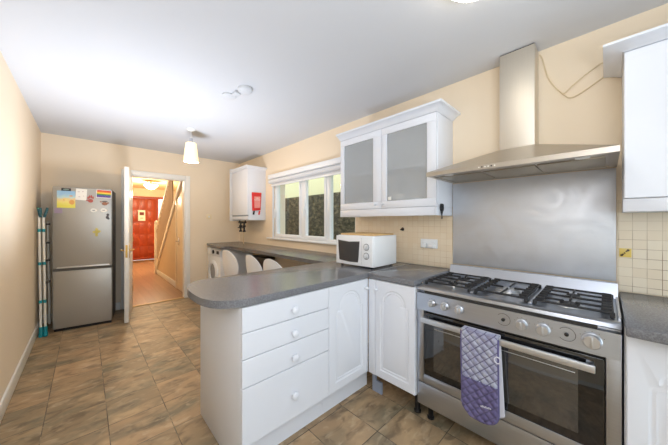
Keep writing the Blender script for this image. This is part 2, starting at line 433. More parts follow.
# leaf: local frame along +x from hinge then rotated
hx, hy = DX0 + .038, D - .035
ang = math.atan2(4.205 - hy, 0.376 - hx)
ML = Matrix.Translation((hx, hy, 0)) @ Matrix.Rotation(ang, 4, 'Z')
lw_ = math.hypot(4.205 - hy, 0.376 - hx)
lf = MB().box(0, lw_, -.023, .023, .012, DZ - .015, .003, M=ML)
leaf = part('door_leaf', lf, M_gloss, t)
pn = MB()
for (a, b2) in ((.08, .34), (.42, .66)):
    for (z0, z1) in ((.2, .85), (1.05, 1.45), (1.55, 1.9)):
        pn.box(a, b2, -.028, .028, z0, z1, .006, M=ML)
part('door_panel', pn, M_gloss, leaf)
hd = MB()
for s in (-1, 1):
    hd.box(lw_ - .075, lw_ - .035, s * .0245 - .003, s * .0245 + .003, .83, 1.0, .002, M=ML)
    a = ML @ Vector((lw_ - .055, s * .0245, .93)); b2 = ML @ Vector((lw_ - .055, s * .062, .93)); c2 = ML @ Vector((lw_ - .16, s * .066, .93))
    hd.tube([a, b2, b2 * .8 + c2 * .2, c2], .008, 8)
hd.box(lw_, lw_ + .002, -.011, .011, .84, 1.0, M=ML)
part('door_handle', hd, M_brass, leaf, 'brass lever handle')
hg = MB()
for z in (.25, 1.0, 1.75): hg.cyl(ML @ Vector((-.006, .024, z)), ML @ Vector((-.006, .024, z + .09)), .006)
part('hinge', hg, M_brass, leaf, 'brass hinges')
struct('trim_1', MB().box(DX0 + .021, DX1 - .021, D - .02, D + .05, 0, .012, .003), wood('threshold_wood', (222, 190, 140), (204, 168, 116), 20, .35, 'X'))

# kitchen side window
t = thing('window_1', '', '', (R + .06, (WY0 + WY1) / 2, WZ0)); del t['label']; del t['category']; t['kind'] = 'structure'
GX = R + .045
f = MB()
f.box(GX, GX + .07, WY0 + .001, WY1 - .001, WZ0 + .001, WZ0 + .05, .004); f.box(GX, GX + .07, WY0 + .001, WY1 - .001, WZ1 - .05, WZ1 - .001, .004)
f.box(GX, GX + .07, WY1 - .06, WY1 - .001, WZ0 + .05, WZ1 - .05, .004); f.box(GX, GX + .07, WY0 + .001, WY0 + .05, WZ0 + .05, WZ1 - .05, .004)
f.box(GX, GX + .07, 2.945, 3.030, WZ0 + .05, WZ1 - .05, .004); f.box(GX, GX + .07, 2.42, 2.49, WZ0 + .05, WZ1 - .05, .004)
fr = part('window_frame', f, M_pvc, t)
def sash(y0, y1):
    s = MB(); a = .036; z0, z1 = WZ0 + .045, WZ1 - .045
    s.box(GX - .014, GX + .04, y0, y1, z0, z0 + a, .005); s.box(GX - .014, GX + .04, y0, y1, z1 - a, z1, .005)
    s.box(GX - .014, GX + .04, y0, y0 + a, z0 + a, z1 - a, .005); s.box(GX - .014, GX + .04, y1 - a, y1, z0 + a, z1 - a, .005)
    o = part('window_sash', s, M_pvc, t)
    part('window_handle', MB().box(GX - .03, GX - .013, y1 - a + .006, y1 - .008, 1.46, 1.60, .004).box(GX - .045, GX - .03, y1 - a + .008, y1 - .01, 1.36, 1.50, .004), M_pvc, o)
sash(2.475, 2.935)
sash(3.020, WY1 - .05)
gl = MB()
for a, b2 in ((1.99, 2.42), (2.51, 2.90), (3.06, 3.69)): gl.box(GX + .03, GX + .036, a, b2, WZ0 + .05, WZ1 - .05)
part('window_glass', gl, M_winglass, t)
part('window_reveal', MB().box(R + .001, GX - .016, WY1 - .012, WY1 - .001, WZ0 + .02, WZ1 - .002), M_pvc, t)
struct('trim_2', MB().box(R - .05, GX - .016, WY0 + .002, WY1 - .013, WZ0 + .0005, WZ0 + .022, .006).box(R - .05, R - .001, WY1 - .013, WY1 + .10, WZ0 + .0005, WZ0 + .022, .006), M_pvc)

# roller blind, rolled up above the window
t = thing('roller_blind', 'white roller blind rolled up above the three-pane window', 'blind', (R - .03, 2.86, 1.86))
part('head_rail', MB().box(R - .075, R - .003, WY0 - .02, WY1 + .004, 1.975, 2.045, .008), M_pvc, t)
M_blind = mat('white_blind_fabric', (222, 224, 228), .6, var=.03, scale=3)
part('roll', MB().cyl((R - .038, WY0 + .0, 1.938), (R - .038, WY1 - .0, 1.938), .034, n=28), M_blind, t)
part('hanging_cloth', MB().box(R - .014, R - .008, WY0 + .01, WY1 - .01, 1.885, 1.94), M_blind, t)
part('bottom_bar', MB().box(R - .022, R - .003, WY0 + .005, WY1 - .005, 1.862, 1.888, .005), M_pvc, t)

# backsplash tiles
struct('trim_3', MB().box(R - .008, R, .872, 1.935, .913, 1.42), M_tile2)
struct('trim_4', MB().box(R - .008, R, -.66, -.045, .908, 1.42), M_tile)

# outside the window
M_ground = mat('concrete_path', (150, 146, 138), .9, var=.1)
struct('floor_outside', MB().box(R + .25, 7, -3, 14, -.2, -.1), M_ground)
def fence_mat():
    m, nt, b = newmat('weathered_dark_block_wall')
    tc = N(nt, 'ShaderNodeTexCoord'); mp = N(nt, 'ShaderNodeMapping'); mp.inputs['Scale'].default_value = (1, 5, 9)
    nt.links.new(tc.outputs['Object'], mp.inputs[0])
    n1 = N(nt, 'ShaderNodeTexNoise'); n1.inputs['Scale'].default_value = 1.6; n1.inputs['Detail'].default_value = 8; n1.inputs['Roughness'].default_value = .7
    nt.links.new(mp.outputs[0], n1.inputs['Vector'])
    cr = N(nt, 'ShaderNodeValToRGB'); cr.color_ramp.elements[0].position = .33; cr.color_ramp.elements[0].color = rgba((40, 38, 30))
    cr.color_ramp.elements[1].position = .7; cr.color_ramp.elements[1].color = rgba((150, 136, 108))
    e = cr.color_ramp.elements.new(.5); e.color = rgba((82, 77, 60))
    nt.links.new(n1.outputs['Fac'], cr.inputs[0]); nt.links.new(cr.outputs[0], b.inputs['Base Color']); b.inputs['Roughness'].default_value = .95
    return m
w = MB().box(3.72, 3.86, .5, 12, -.1, 1.90)
solo('boundary_wall', w, fence_mat(), 'dark weathered boundary wall seen through the window panes', 'wall')
t = thing('neighbouring_house', 'pale yellow rendered house wall behind the dark boundary wall outside', 'house', (5.6, 6, -.1))
part('rendered_wall', MB().box(5.4, 5.8, -2, 15, -.1, 5.2), mat('pale_yellow_render', (240, 228, 178), .9, var=.03), t)
part('eaves', MB().box(5.1, 5.8, -2, 15, 5.2, 5.35), M_gloss, t)

# ------------------------------------------------------------------ range cooker
CX, CA, CB = 1.575, -.045, .856
t = thing('range_cooker', 'wide stainless steel range cooker with gas hob and black glass oven door', 'cooker', (1.85, .405, 0))
part('cabinet_body', MB().box(CX + .03, 2.12, CA, CB, .112, .845, .003), M_steel, t)
part('control_panel', MB().prism([(CX - .012, .7308), (CX + .03, .7308), (CX + .03, .837), (CX - .006, .837)], 'XZ', CA, CB, .004), M_steel, t)
part('vent_slot', MB().box(CX - .002, CX + .03, CA + .07, CB - .05, 0.8375, .8545), M_dark, t, 'dark ventilation slot')
hb = MB().prism([(CX - .008, .858), (CX - .002, .855), (2.12, .855), (2.12, .878), (CX + .045, .878), (CX + .012, .882), (CX - .004, .874)], 'XZ', CA, CB, .002)
hob = part('hob_plate', hb, M_steel, t)
part('rear_upstand', MB().box(2.12, 2.15, CA, CB, .112, .955, .004).prism([(2.075, .878), (2.12, .878), (2.12, .955), (2.105, .955)], 'XZ', CA, CB), M_steel, t)
for ya in (CA, CB - .008): part('hob_rim', MB().box(CX + .06, 2.06, ya, ya + .008, .878, .891), M_alu, t)
for y in (.268, .544):
    part('divider_strip', MB().box(CX + .055, 2.06, y - .008, y + .008, .879, .887, .002), M_steel, t)
# burners
burn = [(1.74, .69, .034), (1.95, .70, .046), (1.845, .405, .060), (1.74, .125, .046), (1.95, .125, .034)]
for x, y, r in burn:
    br_ = part('burner', MB().lathe([(r + .016, .879), (r + .013, .882), (r, .883), (r, .888), (r * .9, .889), (0, .889)], (x, y, 0)), M_alu, t, 'aluminium gas burner')
    part('burner_cap', MB().lathe([(r * .84, .8893), (r * .84, .892), (r * .7, .8936), (0, .8936)], (x, y, 0)), M_iron if r < .05 else M_alu, br_)
# pan supports
def bar(m, x0, x1, y0, y1, z0=.894, z1=.905): m.box(x0, x1, y0, y1, z0, z1, .003, 1)
for (ya, yb, bs) in ((.562, .83, burn[:2]), (.286, .526, burn[2:3]), (-.02, .25, burn[3:])):
    g = MB(); xa, xb = CX + .075, 2.05; hw = .0042
    for y in (ya, yb): bar(g, xa, xb, y - hw, y + hw)
    for x in (xa, xb): bar(g, x - hw, x + hw, ya, yb)
    for x, y in ((xa, ya), (xa, yb), (xb, ya), (xb, yb)): g.box(x - .008, x + .008, y - .008, y + .008, .879, .902, .002, 1)
    for x, y, r in bs:
        bar(g, x - hw, x + hw, ya, y - r * .45); bar(g, x - hw, x + hw, y + r * .45, yb)
    xs = sorted([xa] + [b_[0] for b_ in bs] + [xb])
    for x, y, r in bs:
        i = xs.index(x); lo = xa if i == 1 else (xs[i - 1] + x) / 2; hi = xb if i == len(xs) - 2 else (xs[i + 1] + x) / 2
        bar(g, lo, x - r * .45, y - hw, y + hw); bar(g, x + r * .45, hi, y - hw, y + hw)
    if len(bs) == 2: xm = (bs[0][0] + bs[1][0]) / 2; bar(g, xm - hw, xm + hw, ya, yb)
    n_t = 7
    for k in range(n_t):                                    # short raised teeth along the two side rails
        x = xa + .03 + (xb - xa - .06) * k / (n_t - 1)
        for y, s in ((ya, 1), (yb, -1)): g.box(x - .005, x + .005, min(y, y + s * .035), max(y, y + s * .035), .896, .912, .002, 1)
    part('pan_support', g, M_iron, t, 'black cast iron pan support')
# control knobs
kx = CX - .013
for y, r in ((.751, .019), (.67, .021), (.587, .021), (.288, .023), (.205, .025), (.041, .030)):
    k = part('control_knob', MB().lathe([(r + .003, 0), (r + .003, .004), (r, .006), (r * .94, .022), (r * .85, .025), (0, .025)], (kx, y, .787), (-1, 0, 0)), M_alu, t, 'silver control knob')
    tick = MB()
    for a in range(5):
        an = PI * (.15 + .175 * a); tick.ball((kx, y + (r + .011) * math.cos(an), .787 + (r + .011) * math.sin(an)), .0016, u=6, v=4)
    part('dial_marks', tick, M_print, k)
    part('grip', MB().box(kx - .036, kx - .024, y - .004, y + .004, .787 - r * .85, .787 + r * .85, .003), M_alu, k)
for y in (.367, .122):
    k = part('timer_dial', MB().lathe([(.008, 0), (.008, .008), (.005, .010), (0, .010)], (kx, y, .79), (-1, 0, 0)), M_black, t, 'small black dial')
    part('dial_scale', MB().tube([(kx + .0005, y + .03 * math.cos(a), .79 + .03 * math.sin(a)) for a in [i * 2 * PI / 28 for i in range(3, 26)]], .0011, 5), M_print, k)
# oven door
for ya, yb in ((.812, CB), (CA, .0)): part('side_trim', MB().box(CX, CX + .03, ya, yb, .262, .728, .003), M_steel, t)
dr = part('oven_door', MB().box(CX, CX + .028, .003, .809, .262, .715, .004), M_ovenframe, t, 'black glass oven door')
part('door_top_gap', MB().box(CX + .012, CX + .03, .002, .81, .716, .7295), M_dark, t)
for ya, yb in ((.555, .745), (.085, .49)):
    part('oven_window', MB().box(CX - .0015, CX + .002, ya, yb, .36, .655, .0008), M_ovenwin, dr, 'mirrored oven window')
rk = MB()
for ya, yb in ((.56, .74), (.095, .48)): rk.cyl((CX - .003, ya, .625), (CX - .003, yb, .625), .0018, n=8)
part('oven_rack', rk, M_alu, dr, 'bright rack edge behind the glass')
part('lower_trim', MB().box(CX - .004, CX + .001, .003, .809, .264, .318, .002), M_steel, dr, 'steel strip under the glass')
h_ = MB().box(CX - .062, CX - .044, .03, .803, .668, .70, .004)
hh = part('door_handle', h_, M_alu, dr, 'flat steel bar handle')
for ya in (.035, .775): part('handle_bracket', MB().box(CX - .046, CX - .0005, ya, ya + .025, .672, .697, .003), M_steel, hh)
part('storage_drawer', MB().box(CX + .001, CX + .028, CA, CB, .112, .257, .004), M_steel, t)
part('drawer_gap', MB().box(CX + .01, CX + .03, CA + .004, CB - .004, .2575, .2615), M_dark, t)
for x, y in ((1.65, .80), (1.65, .0), (2.05, .80), (2.05, .0)):
    part('foot', MB().lathe([(.022, 0), (.022, .012), (.016, .016), (.016, .09), (.02, .095), (.02, .1115)], (x, y, 0)), M_black, t, 'black foot')

# ------------------------------------------------------------------ oven glove over the handle
t = thing('oven_glove', 'quilted lavender and purple double oven glove hanging over the oven door handle', 'oven glove', (CX - .06, .465, .238))
def quilt(y0, y1, z0, z1, xf, th, rnd, n=44, mzn=70, q=.046):
    """quilted pad hanging in the YZ plane: puffs outwards (to -x); bottom corners rounded by rnd"""
    m = MB(); V = {}
    for i in range(n + 1):
        for j in range(mzn + 1):
            v = j / mzn; z = z0 + (z1 - z0) * v
            hw = (y1 - y0) / 2; yc = (y0 + y1) / 2
            if z < z0 + rnd: hw = hw * math.sqrt(max(0.0, 1 - ((z0 + rnd - z) / rnd) ** 2.2)) * 1.0 + .0015
            y = yc + hw * (2 * i / n - 1)
            a = (y + z) / q; b = (y - z) / q
            puff = (abs(math.sin(PI * a)) * abs(math.sin(PI * b))) ** .5
            ed = min(1, min(i, n - i) / 3, j / 3)
            V[i, j] = (y, z, xf(z) - (.005 + .010 * puff * ed) * 1.0)
    vf = {k: m.bm.verts.new((p[2], p[0], p[1])) for k, p in V.items()}
    vb = {k: m.bm.verts.new((xf(p[1]) + th, p[0], p[1])) for k, p in V.items()}
    for i in range(n):
        for j in range(mzn):
            m.bm.faces.new([vf[i, j], vf[i + 1, j], vf[i + 1, j + 1], vf[i, j + 1]])
            m.bm.faces.new([vb[i, j], vb[i, j + 1], vb[i + 1, j + 1], vb[i + 1, j]])
    for j in range(mzn):
        for i in (0, n): m.bm.faces.new([vf[i, j], vf[i, j + 1], vb[i, j + 1], vb[i, j]])
    for i in range(n):
        for j in (0, mzn): m.bm.faces.new([vf[i, j], vf[i + 1, j], vb[i + 1, j], vb[i, j]])
    return m
def quilt_mat(name, c1, c2):
    m, nt, b = newmat(name)
    tc = N(nt, 'ShaderNodeTexCoord'); n1 = N(nt, 'ShaderNodeTexNoise'); n1.inputs['Scale'].default_value = 26; n1.inputs['Detail'].default_value = 2
    nt.links.new(tc.outputs['Object'], n1.inputs['Vector'])
    r = N(nt, 'ShaderNodeMapRange'); r.inputs['From Min'].default_value = .4; r.inputs['From Max'].default_value = .62; nt.links.new(n1.outputs['Fac'], r.inputs[0])
    mx = N(nt, 'ShaderNodeMix', data_type='RGBA'); mx.inputs[6].default_value = rgba(c1); mx.inputs[7].default_value = rgba(c2)
    nt.links.new(r.outputs[0], mx.inputs[0]); b.inputs['Roughness'].default_value = .85
    # stitched diamond seams (object space: y measured from .465, z from .238)
    sp = N(nt, 'ShaderNodeSeparateXYZ'); nt.links.new(tc.outputs['Object'], sp.inputs[0]); fs = []
    for op, off in (('ADD', .703), ('SUBTRACT', .227)):
        a = N(nt, 'ShaderNodeMath', operation=op); nt.links.new(sp.outputs['Y'], a.inputs[0]); nt.links.new(sp.outputs['Z'], a.inputs[1])
        c = N(nt, 'ShaderNodeMath', operation='MULTIPLY_ADD'); c.inputs[1].default_value = PI / .046; c.inputs[2].default_value = off * PI / .046
        nt.links.new(a.outputs[0], c.inputs[0]); d = N(nt, 'ShaderNodeMath', operation='SINE'); nt.links.new(c.outputs[0], d.inputs[0])
        e = N(nt, 'ShaderNodeMath', operation='ABSOLUTE'); nt.links.new(d.outputs[0], e.inputs[0]); fs.append(e)
    mn = N(nt, 'ShaderNodeMath', operation='MINIMUM'); nt.links.new(fs[0].outputs[0], mn.inputs[0]); nt.links.new(fs[1].outputs[0], mn.inputs[1])
    sm = N(nt, 'ShaderNodeMapRange'); sm.inputs['From Min'].default_value = .05; sm.inputs['From Max'].default_value = .22; nt.links.new(mn.outputs[0], sm.inputs[0])
    m2 = N(nt, 'ShaderNodeMix', data_type='RGBA'); m2.inputs[6].default_value = rgba((92, 88, 118)); nt.links.new(sm.outputs[0], m2.inputs[0]); nt.links.new(mx.outputs[2], m2.inputs[7])
    nt.links.new(m2.outputs[2], b.inputs['Base Color'])
    return m
M_q1 = quilt_mat('lavender_quilted_cotton', (150, 150, 176), (176, 180, 196))
M_q2 = quilt_mat('purple_quilted_cotton', (98, 90, 132), (112, 105, 146))
M_pip = mat('purple_piping', (98, 94, 140), .8)
M_wpip = mat('white_terry_lining', (214, 214, 224), .9)
gx = CX - .068
xf1 = lambda z: gx - .004 + (.015 * max(0, (.66 - z)) / .4)
GY0, GY1, GZ0 = .376, .552, .238
part('pad', quilt(GY0, GY1, GZ0 + .16, .712, xf1, .006, .0001), M_q1, t, 'pale lavender quilted upper pad')
xf2 = lambda z: xf1(z) - .008
pk = part('pocket', quilt(GY0, GY1, GZ0, .452, xf2, .012, .075), M_q2, t, 'purple quilted hand pocket')
part('saddle', MB().box(gx - .006, CX - .034, GY0, GY1, .7015, .7125, .004), M_q1, t)
xb_ = CX - .036
part('rear_pad', MB().prism([(GY0 - .02, .30), (GY0 + .02, .27), (GY1 - .03, .27), (GY1, .31), (GY1, .7105), (GY0, .7105)], 'YZ', xb_, xb_ + .014, .004), M_wpip, t, 'white terry rear pad')
def outline(xo):
    pts = []
    for i in range(22): z = .70 - (.70 - (GZ0 + .075)) * i / 21; pts.append((xo(z), GY1 + .001, z))
    for i in range(1, 20):
        a = PI * i / 20; c = math.cos(a); s_ = math.sin(a)
        yc = (GY0 + GY1) / 2; z = GZ0 + .075 - .075 * s_ ** .9
        pts.append((xo(z), yc + (GY1 - GY0) / 2 * math.copysign(abs(c) ** .8, c), z))
    for i in range(22): z = GZ0 + .075 + (.70 - (GZ0 + .075)) * i / 21; pts.append((xo(z), GY0 - .001, z))
    return pts
part('piping', MB().tube(outline(lambda z: xf1(z) - .003), .0045, 8), M_pip, t, 'purple edge binding')
part('hanging_loop', MB().tube([(gx - .014, GY0 + .0 + .013 * math.cos(a), .60 + .016 * math.sin(a)) for a in [i * 2 * PI / 16 for i in range(16)]], .003, 6, True), M_wpip, t, 'white hanging loop')
pr = MB()
for k in range(7): pr.box(xf2(.34) - .0165, xf2(.34) - .0145, GY0 + .028 + k * .0072, GY0 + .033 + k * .0072, .338 - k * .0012, .344 - k * .0012 + (.003 if k % 2 else 0))
part('care_print', pr, M_wpip, pk, 'small white print')

# ------------------------------------------------------------------ splashback, hood
solo('splashback', MB().box(R - .012, R - .0005, -.04, .868, .957, 1.603, .001), M_splash, 'plain brushed steel splashback sheet behind the gas hob', 'splashback')

t = thing('cooker_hood', 'stainless steel pyramid chimney cooker hood above the range cooker', 'cooker hood', (1.95, .406, 1.60))
HX, HA, HB, HZ = 1.70, -.043, .858, 1.607
can = MB()
b0 = [(HX, HA), (R - .014, HA), (R - .014, HB), (HX, HB)]
top = [(2.045, .306), (R - .014, .306), (R - .014, .508), (2.045, .508)]
vs = [can.bm.verts.new((x, y, HZ + .027)) for x, y in b0]; ts = [can.bm.verts.new((x, y, 1.785 if i in (0, 3) else 1.80)) for i, (x, y) in enumerate(top)]
lo = [can.bm.verts.new((x, y, HZ)) for x, y in b0]
li = [can.bm.verts.new((x, y, HZ)) for x, y in ((HX + .03, HA + .03), (R - .05, HA + .03), (R - .05, HB - .03), (HX + .03, HB - .03))]
lt = [can.bm.verts.new((v.co.x, v.co.y, HZ + .006)) for v in li]
for i in range(4):
    j = (i + 1) % 4
    can.bm.faces.new([vs[i], vs[j], ts[j], ts[i]]); can.bm.faces.new([lo[i], lo[j], vs[j], vs[i]])
    can.bm.faces.new([lo[i], li[i], li[j], lo[j]]); can.bm.faces.new([li[i], lt[i], lt[j], li[j]])
can.bm.faces.new(ts); can.bm.faces.new(lt)
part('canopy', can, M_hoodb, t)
M_filter = steel('aluminium_grease_filter', (168, 158, 140), .3, .45, 'Y')
for k in range(3):
    y0 = HA + .045 + k * .272
    part('grease_filter', MB().box(HX + .11, R - .07, y0, y0 + .264, HZ + .0005, HZ + .0055, .002), M_filter, t)
for y in (.08, .73):
    part('hood_light', MB().lathe([(.028, HZ + .0055), (.028, HZ + .001), (.022, HZ), (0, HZ)], (HX + .07, y, 0)), M_gloss, t, 'round hood light')
bt = MB()
for k in range(6): part('push_button', MB().cyl((HX + .0005, .442 + k * .0165, HZ + .0135), (HX - .004, .442 + k * .0165, HZ + .0135), .004, n=12), M_black if k in (1, 4) else M_gloss, t)
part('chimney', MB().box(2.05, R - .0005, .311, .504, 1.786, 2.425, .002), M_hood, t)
part('chimney_bracket', MB().box(2.06, R - .001, .314, .501, 2.4255, H - .001), M_dark, t)

# cable on the wall from the hood to the right cupboard
def smooth_path(pts, n=6):
    out = []
    P = [Vector(p) for p in pts]
    for i in range(len(P) - 1):
        p0, p1, p2, p3 = P[max(i - 1, 0)], P[i], P[i + 1], P[min(i + 2, len(P) - 1)]
        for k in range(n):
            u = k / n
            out.append(.5 * ((2 * p1) + (p2 - p0) * u + (2 * p0 - 5 * p1 + 4 * p2 - p3) * u * u + (3 * p1 - p0 - 3 * p2 + p3) * u ** 3))
    out.append(P[-1]); return out
M_cable = mat('cream_cable', (228, 208, 172), .5)
cb_ = MB()
cb_.tube(smooth_path([(R - .006, .304, 2.405), (R - .006, .29, 2.37), (R - .006, .264, 2.247), (R - .006, .23, 2.17), (R - .006, .192, 2.111), (R - .006, .155, 2.07), (R - .006, .10, 2.085), (R - .006, .005, 2.144), (R - .006, -.03, 2.17)]), .0036, 8)
cb_.tube(smooth_path([(R - .0135, .196, 2.115), (R - .0135, .18, 2.105), (R - .0115, .13, 2.15), (R - .0095, .075, 2.19), (R - .006, .03, 2.218), (R - .006, .009, 2.225), (R - .006, -.03, 2.228)]), .0032, 8)
solo('wall_cable', cb_, M_cable, 'thin cream cable looping down the wall beside the hood chimney', 'cable')

# ------------------------------------------------------------------ cabinet door maker
def offset_poly(p, d):
    n = len(p); out = []
    for i in range(n):
        a, b, c = Vector(p[i - 1]), Vector(p[i]), Vector(p[(i + 1) % n])
        e1 = (b - a).normalized(); e2 = (c - b).normalized()
        n1 = Vector((-e1.y, e1.x)); n2 = Vector((-e2.y, e2.x)); m = (n1 + n2)
        if m.length < 1e-6: m = n1
        m.normalize(); k = d / max(.5, m.dot(n1)); out.append((b.x + m.x * k, b.y + m.y * k))
    return out
def arch_poly(w0, w1, z0, z1):
    """cathedral panel outline (counter-clockwise), shoulders stepping in to a round arch"""
    wd = w1 - w0; c = (w0 + w1) / 2; sh = .026; rise = min(.108, (wd - 2 * sh) * .46); zs_ = z1 - rise - .012
    pts = [(w0, z0), (w1, z0), (w1, zs_ - .02), (w1 - sh * .2, zs_ - .005), (w1 - sh, zs_)]
    hw = wd / 2 - sh
    for i in range(0, 19):
        a = PI * i / 18; pts.append((c + hw * math.cos(a), zs_ + .012 + rise * math.sin(a)))
    pts += [(w0 + sh, zs_), (w0 + sh * .2, zs_ - .005), (w0, zs_ - .02)]
    return pts
def door_mesh(w0, w1, z0, z1, poly, to3, th=.019):
    arch = poly; poly = arch_poly(*arch) if arch else None
    """slab with a raised-and-fielded panel cut along poly; to3(w,z,depth) maps to space (depth>0 goes into the cabinet)"""
    m = MB(); bm = m.bm
    c = .003
    outer = [(w0 + c, z0 + c), (w1 - c, z0 + c), (w1 - c, z1 - c), (w0 + c, z1 - c)]
    rect = [(w0, z0), (w1, z0), (w1, z1), (w0, z1)]
    vo = [bm.verts.new(to3(*p, 0)) for p in outer]; vr = [bm.verts.new(to3(*p, c)) for p in rect]; vb = [bm.verts.new(to3(*p, th)) for p in rect]
    for i in range(4):
        j = (i + 1) % 4
        bm.faces.new([vo[i], vo[j], vr[j], vr[i]]); bm.faces.new([vr[i], vr[j], vb[j], vb[i]])
    bm.faces.new(vb)
    if not poly: bm.faces.new(vo); return m
    rings = [[bm.verts.new(to3(*p, 0)) for p in poly]]
    for d, dep in ((.006, .006), (.012, .007), (.020, .003), (.026, .0065), (.046, .001)):
        rings.append([bm.verts.new(to3(*p, dep)) for p in arch_poly(arch[0] + d, arch[1] - d, arch[2] + d, arch[3] - d)])
    n = len(poly)
    for a, b in zip(rings, rings[1:]):
        for i in range(n): bm.faces.new([a[i], a[(i + 1) % n], b[(i + 1) % n], b[i]])
    bm.faces.new(rings[-1])
    # the flat rail and stile area between the slab edge and the panel outline
    pi = rings[0]; cxm = (poly[0][0] + poly[1][0]) / 2
    # poly order: bottom-left, bottom-right, up the right side, over the arch, down the left side
    ia = max(range(n), key=lambda i: poly[i][1])
    bm.faces.new([vo[0], vo[1], pi[1], pi[0]])
    for i in range(1, ia): bm.faces.new([vo[1] if i < 2 else vo[2], pi[i + 1], pi[i]]) if i > 1 else bm.faces.new([vo[1], vo[2], pi[2], pi[1]])
    bm.faces.new([vo[2], vo[3], pi[ia]])
    for i in range(ia, n - 1): bm.faces.new([vo[3], pi[i + 1], pi[i]])
    bm.faces.new([vo[3], vo[0], pi[0], pi[n - 1]])
    return m
def knob(o, ax, r=.017):
    return MB().lathe([(r * .55, 0), (r * .5, .008), (r * .75, .013), (r, .02), (r * .95, .027), (r * .6, .032), (0, .033)], o, ax, 20)

# ------------------------------------------------------------------ peninsula base units
PY = 1.248
toP = lambda w, z, d: (w, PY + d, z)
t = thing('drawer_unit', 'white four-drawer base unit at the free end of the peninsula', 'drawer unit', (.85, 1.57, 0))
part('end_panel', MB().box(.560, .578, PY + .02, 1.89, 0, .870, .002), M_white, t)
part('carcass', MB().box(.579, 1.150, PY + .0205, 1.88, .155, .869), M_inner, t)
part('plinth', MB().box(.579, 1.150, PY + .07, PY + .088, 0, .153), M_white, t)
for z0, z1, zk in ((.737, .866, .791), (.604, .733, .655), (.460, .600, .515), (.160, .456, .298)):
    d = part('drawer', door_mesh(.562, 1.147, z0, z1, None, toP), M_white, t)
    part('drawer_knob', knob((.869, PY - .0005, zk), (0, -1, 0), .0225), M_white, d)
t = thing('corner_unit', 'white base unit with arched panel door between the drawers and the inner corner', 'base unit', (1.34, 1.57, 0))
part('carcass', MB().box(1.151, 1.552, PY + .0205, 1.88, .155, .869), M_inner, t)
part('plinth', MB().box(1.151, 1.622, PY + .07, PY + .088, 0, .153), M_white, t)
d = part('door', door_mesh(1.150, 1.534, .160, .866, (1.205, 1.492, .215, .812), toP), M_white, t)
part('door_knob', knob((1.513, PY - .0005, .80), (0, -1, 0), .013), M_white, d)
part('corner_post', MB().box(1.536, 1.5505, PY + .001, PY + .02, .160, .866, .002), M_white, t)

FX = 1.55
toF = lambda w, z, d: (FX + d, w, z)
t = thing('base_unit', 'white base unit with arched panel door between the corner and the cooker', 'base unit', (1.85, 1.03, 0))
part('carcass', MB().box(FX + .0205, 2.175, .8625, 1.245, .155, .869), M_inner, t)
part('filler_post', MB().box(FX, FX + .02, 1.184, 1.244, .160, .866, .002), M_white, t)
d = part('door', door_mesh(.8625, 1.181, .160, .866, (.902, 1.139, .215, .812), toF), M_white, t)
part('door_knob', knob((FX - .0005, 1.163, .80), (-1, 0, 0), .013), M_white, d)
part('plinth', MB().box(FX + .05, FX + .066, 1.16, 1.245, 0, .085).box(FX + .05, FX + .066, 1.215, 1.245, .085, .153), mat('bluish_grey_plinth', (150, 160, 178), .5), t, 'bluish broken plinth')
for x, y in ((FX + .095, .892), (2.10, .90), (2.10, 1.2)):
    part('foot', MB().lathe([(.024, 0), (.024, .012), (.017, .018), (.017, .13), (.026, .135), (.026, .1545)], (x, y, 0)), M_black, t, 'black adjustable foot')

# peninsula worktop
def rr(p0, pc, p1, n=10):
    return [((1 - u) ** 2 * p0[0] + 2 * u * (1 - u) * pc[0] + u * u * p1[0], (1 - u) ** 2 * p0[1] + 2 * u * (1 - u) * pc[1] + u * u * p1[1]) for u in [i / n for i in range(n + 1)]]
poly = [(2.175, 1.246)] + [(2.175, 1.862)][:0]
poly = [(.640, 1.243)] + [(2.174, 1.243), (2.174, 1.865), (.640, 1.868)] + rr((.600, 1.868), (.440, 1.862), (.419, 1.62), 12) + [(.416, 1.56)] + rr((.417, 1.48), (.424, 1.248), (.600, 1.243), 12)
def edge_prism(poly, z0, z1): return MB().prism(poly, 'XY', z0, z1, .007, 3)
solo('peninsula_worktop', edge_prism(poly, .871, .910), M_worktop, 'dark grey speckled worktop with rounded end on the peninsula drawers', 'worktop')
solo('cooker_side_worktop', MB().box(1.546, 2.174, .8615, 1.2415, .871, .910, .006), M_worktop, 'short dark grey worktop between the peninsula joint and the cooker', 'worktop')
solo('joint_strip', MB().box(1.552, 2.17, 1.2395, 1.2445, .9103, .9118, .0006), M_alu, 'thin metal joining strip across the corner worktop', 'worktop strip')

# breakfast bar / worktop under the window
poly = [(1.655, 1.870), (2.187, 1.870), (2.187, 4.960), (1.575, 4.960)] + rr((1.545, 4.75), (1.515, 4.45), (1.515, 4.18), 6) + rr((1.515, 4.14), (1.52, 4.10), (1.60, 4.10), 6) + [(1.655, 4.10)]
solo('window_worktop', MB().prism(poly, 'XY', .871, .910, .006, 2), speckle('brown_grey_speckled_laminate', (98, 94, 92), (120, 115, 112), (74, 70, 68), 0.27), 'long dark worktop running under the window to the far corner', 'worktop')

# ------------------------------------------------------------------ right-hand base unit, worktop, wall cupboard
t = thing('right_base_unit', 'white base unit with panel door to the right of the cooker', 'base unit', (1.85, -.36, 0))
part('carcass', MB().box(1.5805, 2.175, -.66, -.052, .155, .864), M_inner, t)
part('plinth', MB().box(1.63, 1.648, -.66, -.052, 0, .153), M_white, t)
toR = lambda w, z, d: (1.56 + d, w, z)
d = part('door', door_mesh(-.655, -.056, .160, .860, (-.60, -.112, .215, .80), toR), M_white, t)
part('door_knob', knob((1.5595, -.62, .80), (-1, 0, 0)), M_white, d)
solo('right_worktop', MB().box(1.458, 2.174, -.66, -.052, .866, .905, .006), M_worktop, 'dark grey speckled worktop to the right of the cooker', 'worktop')

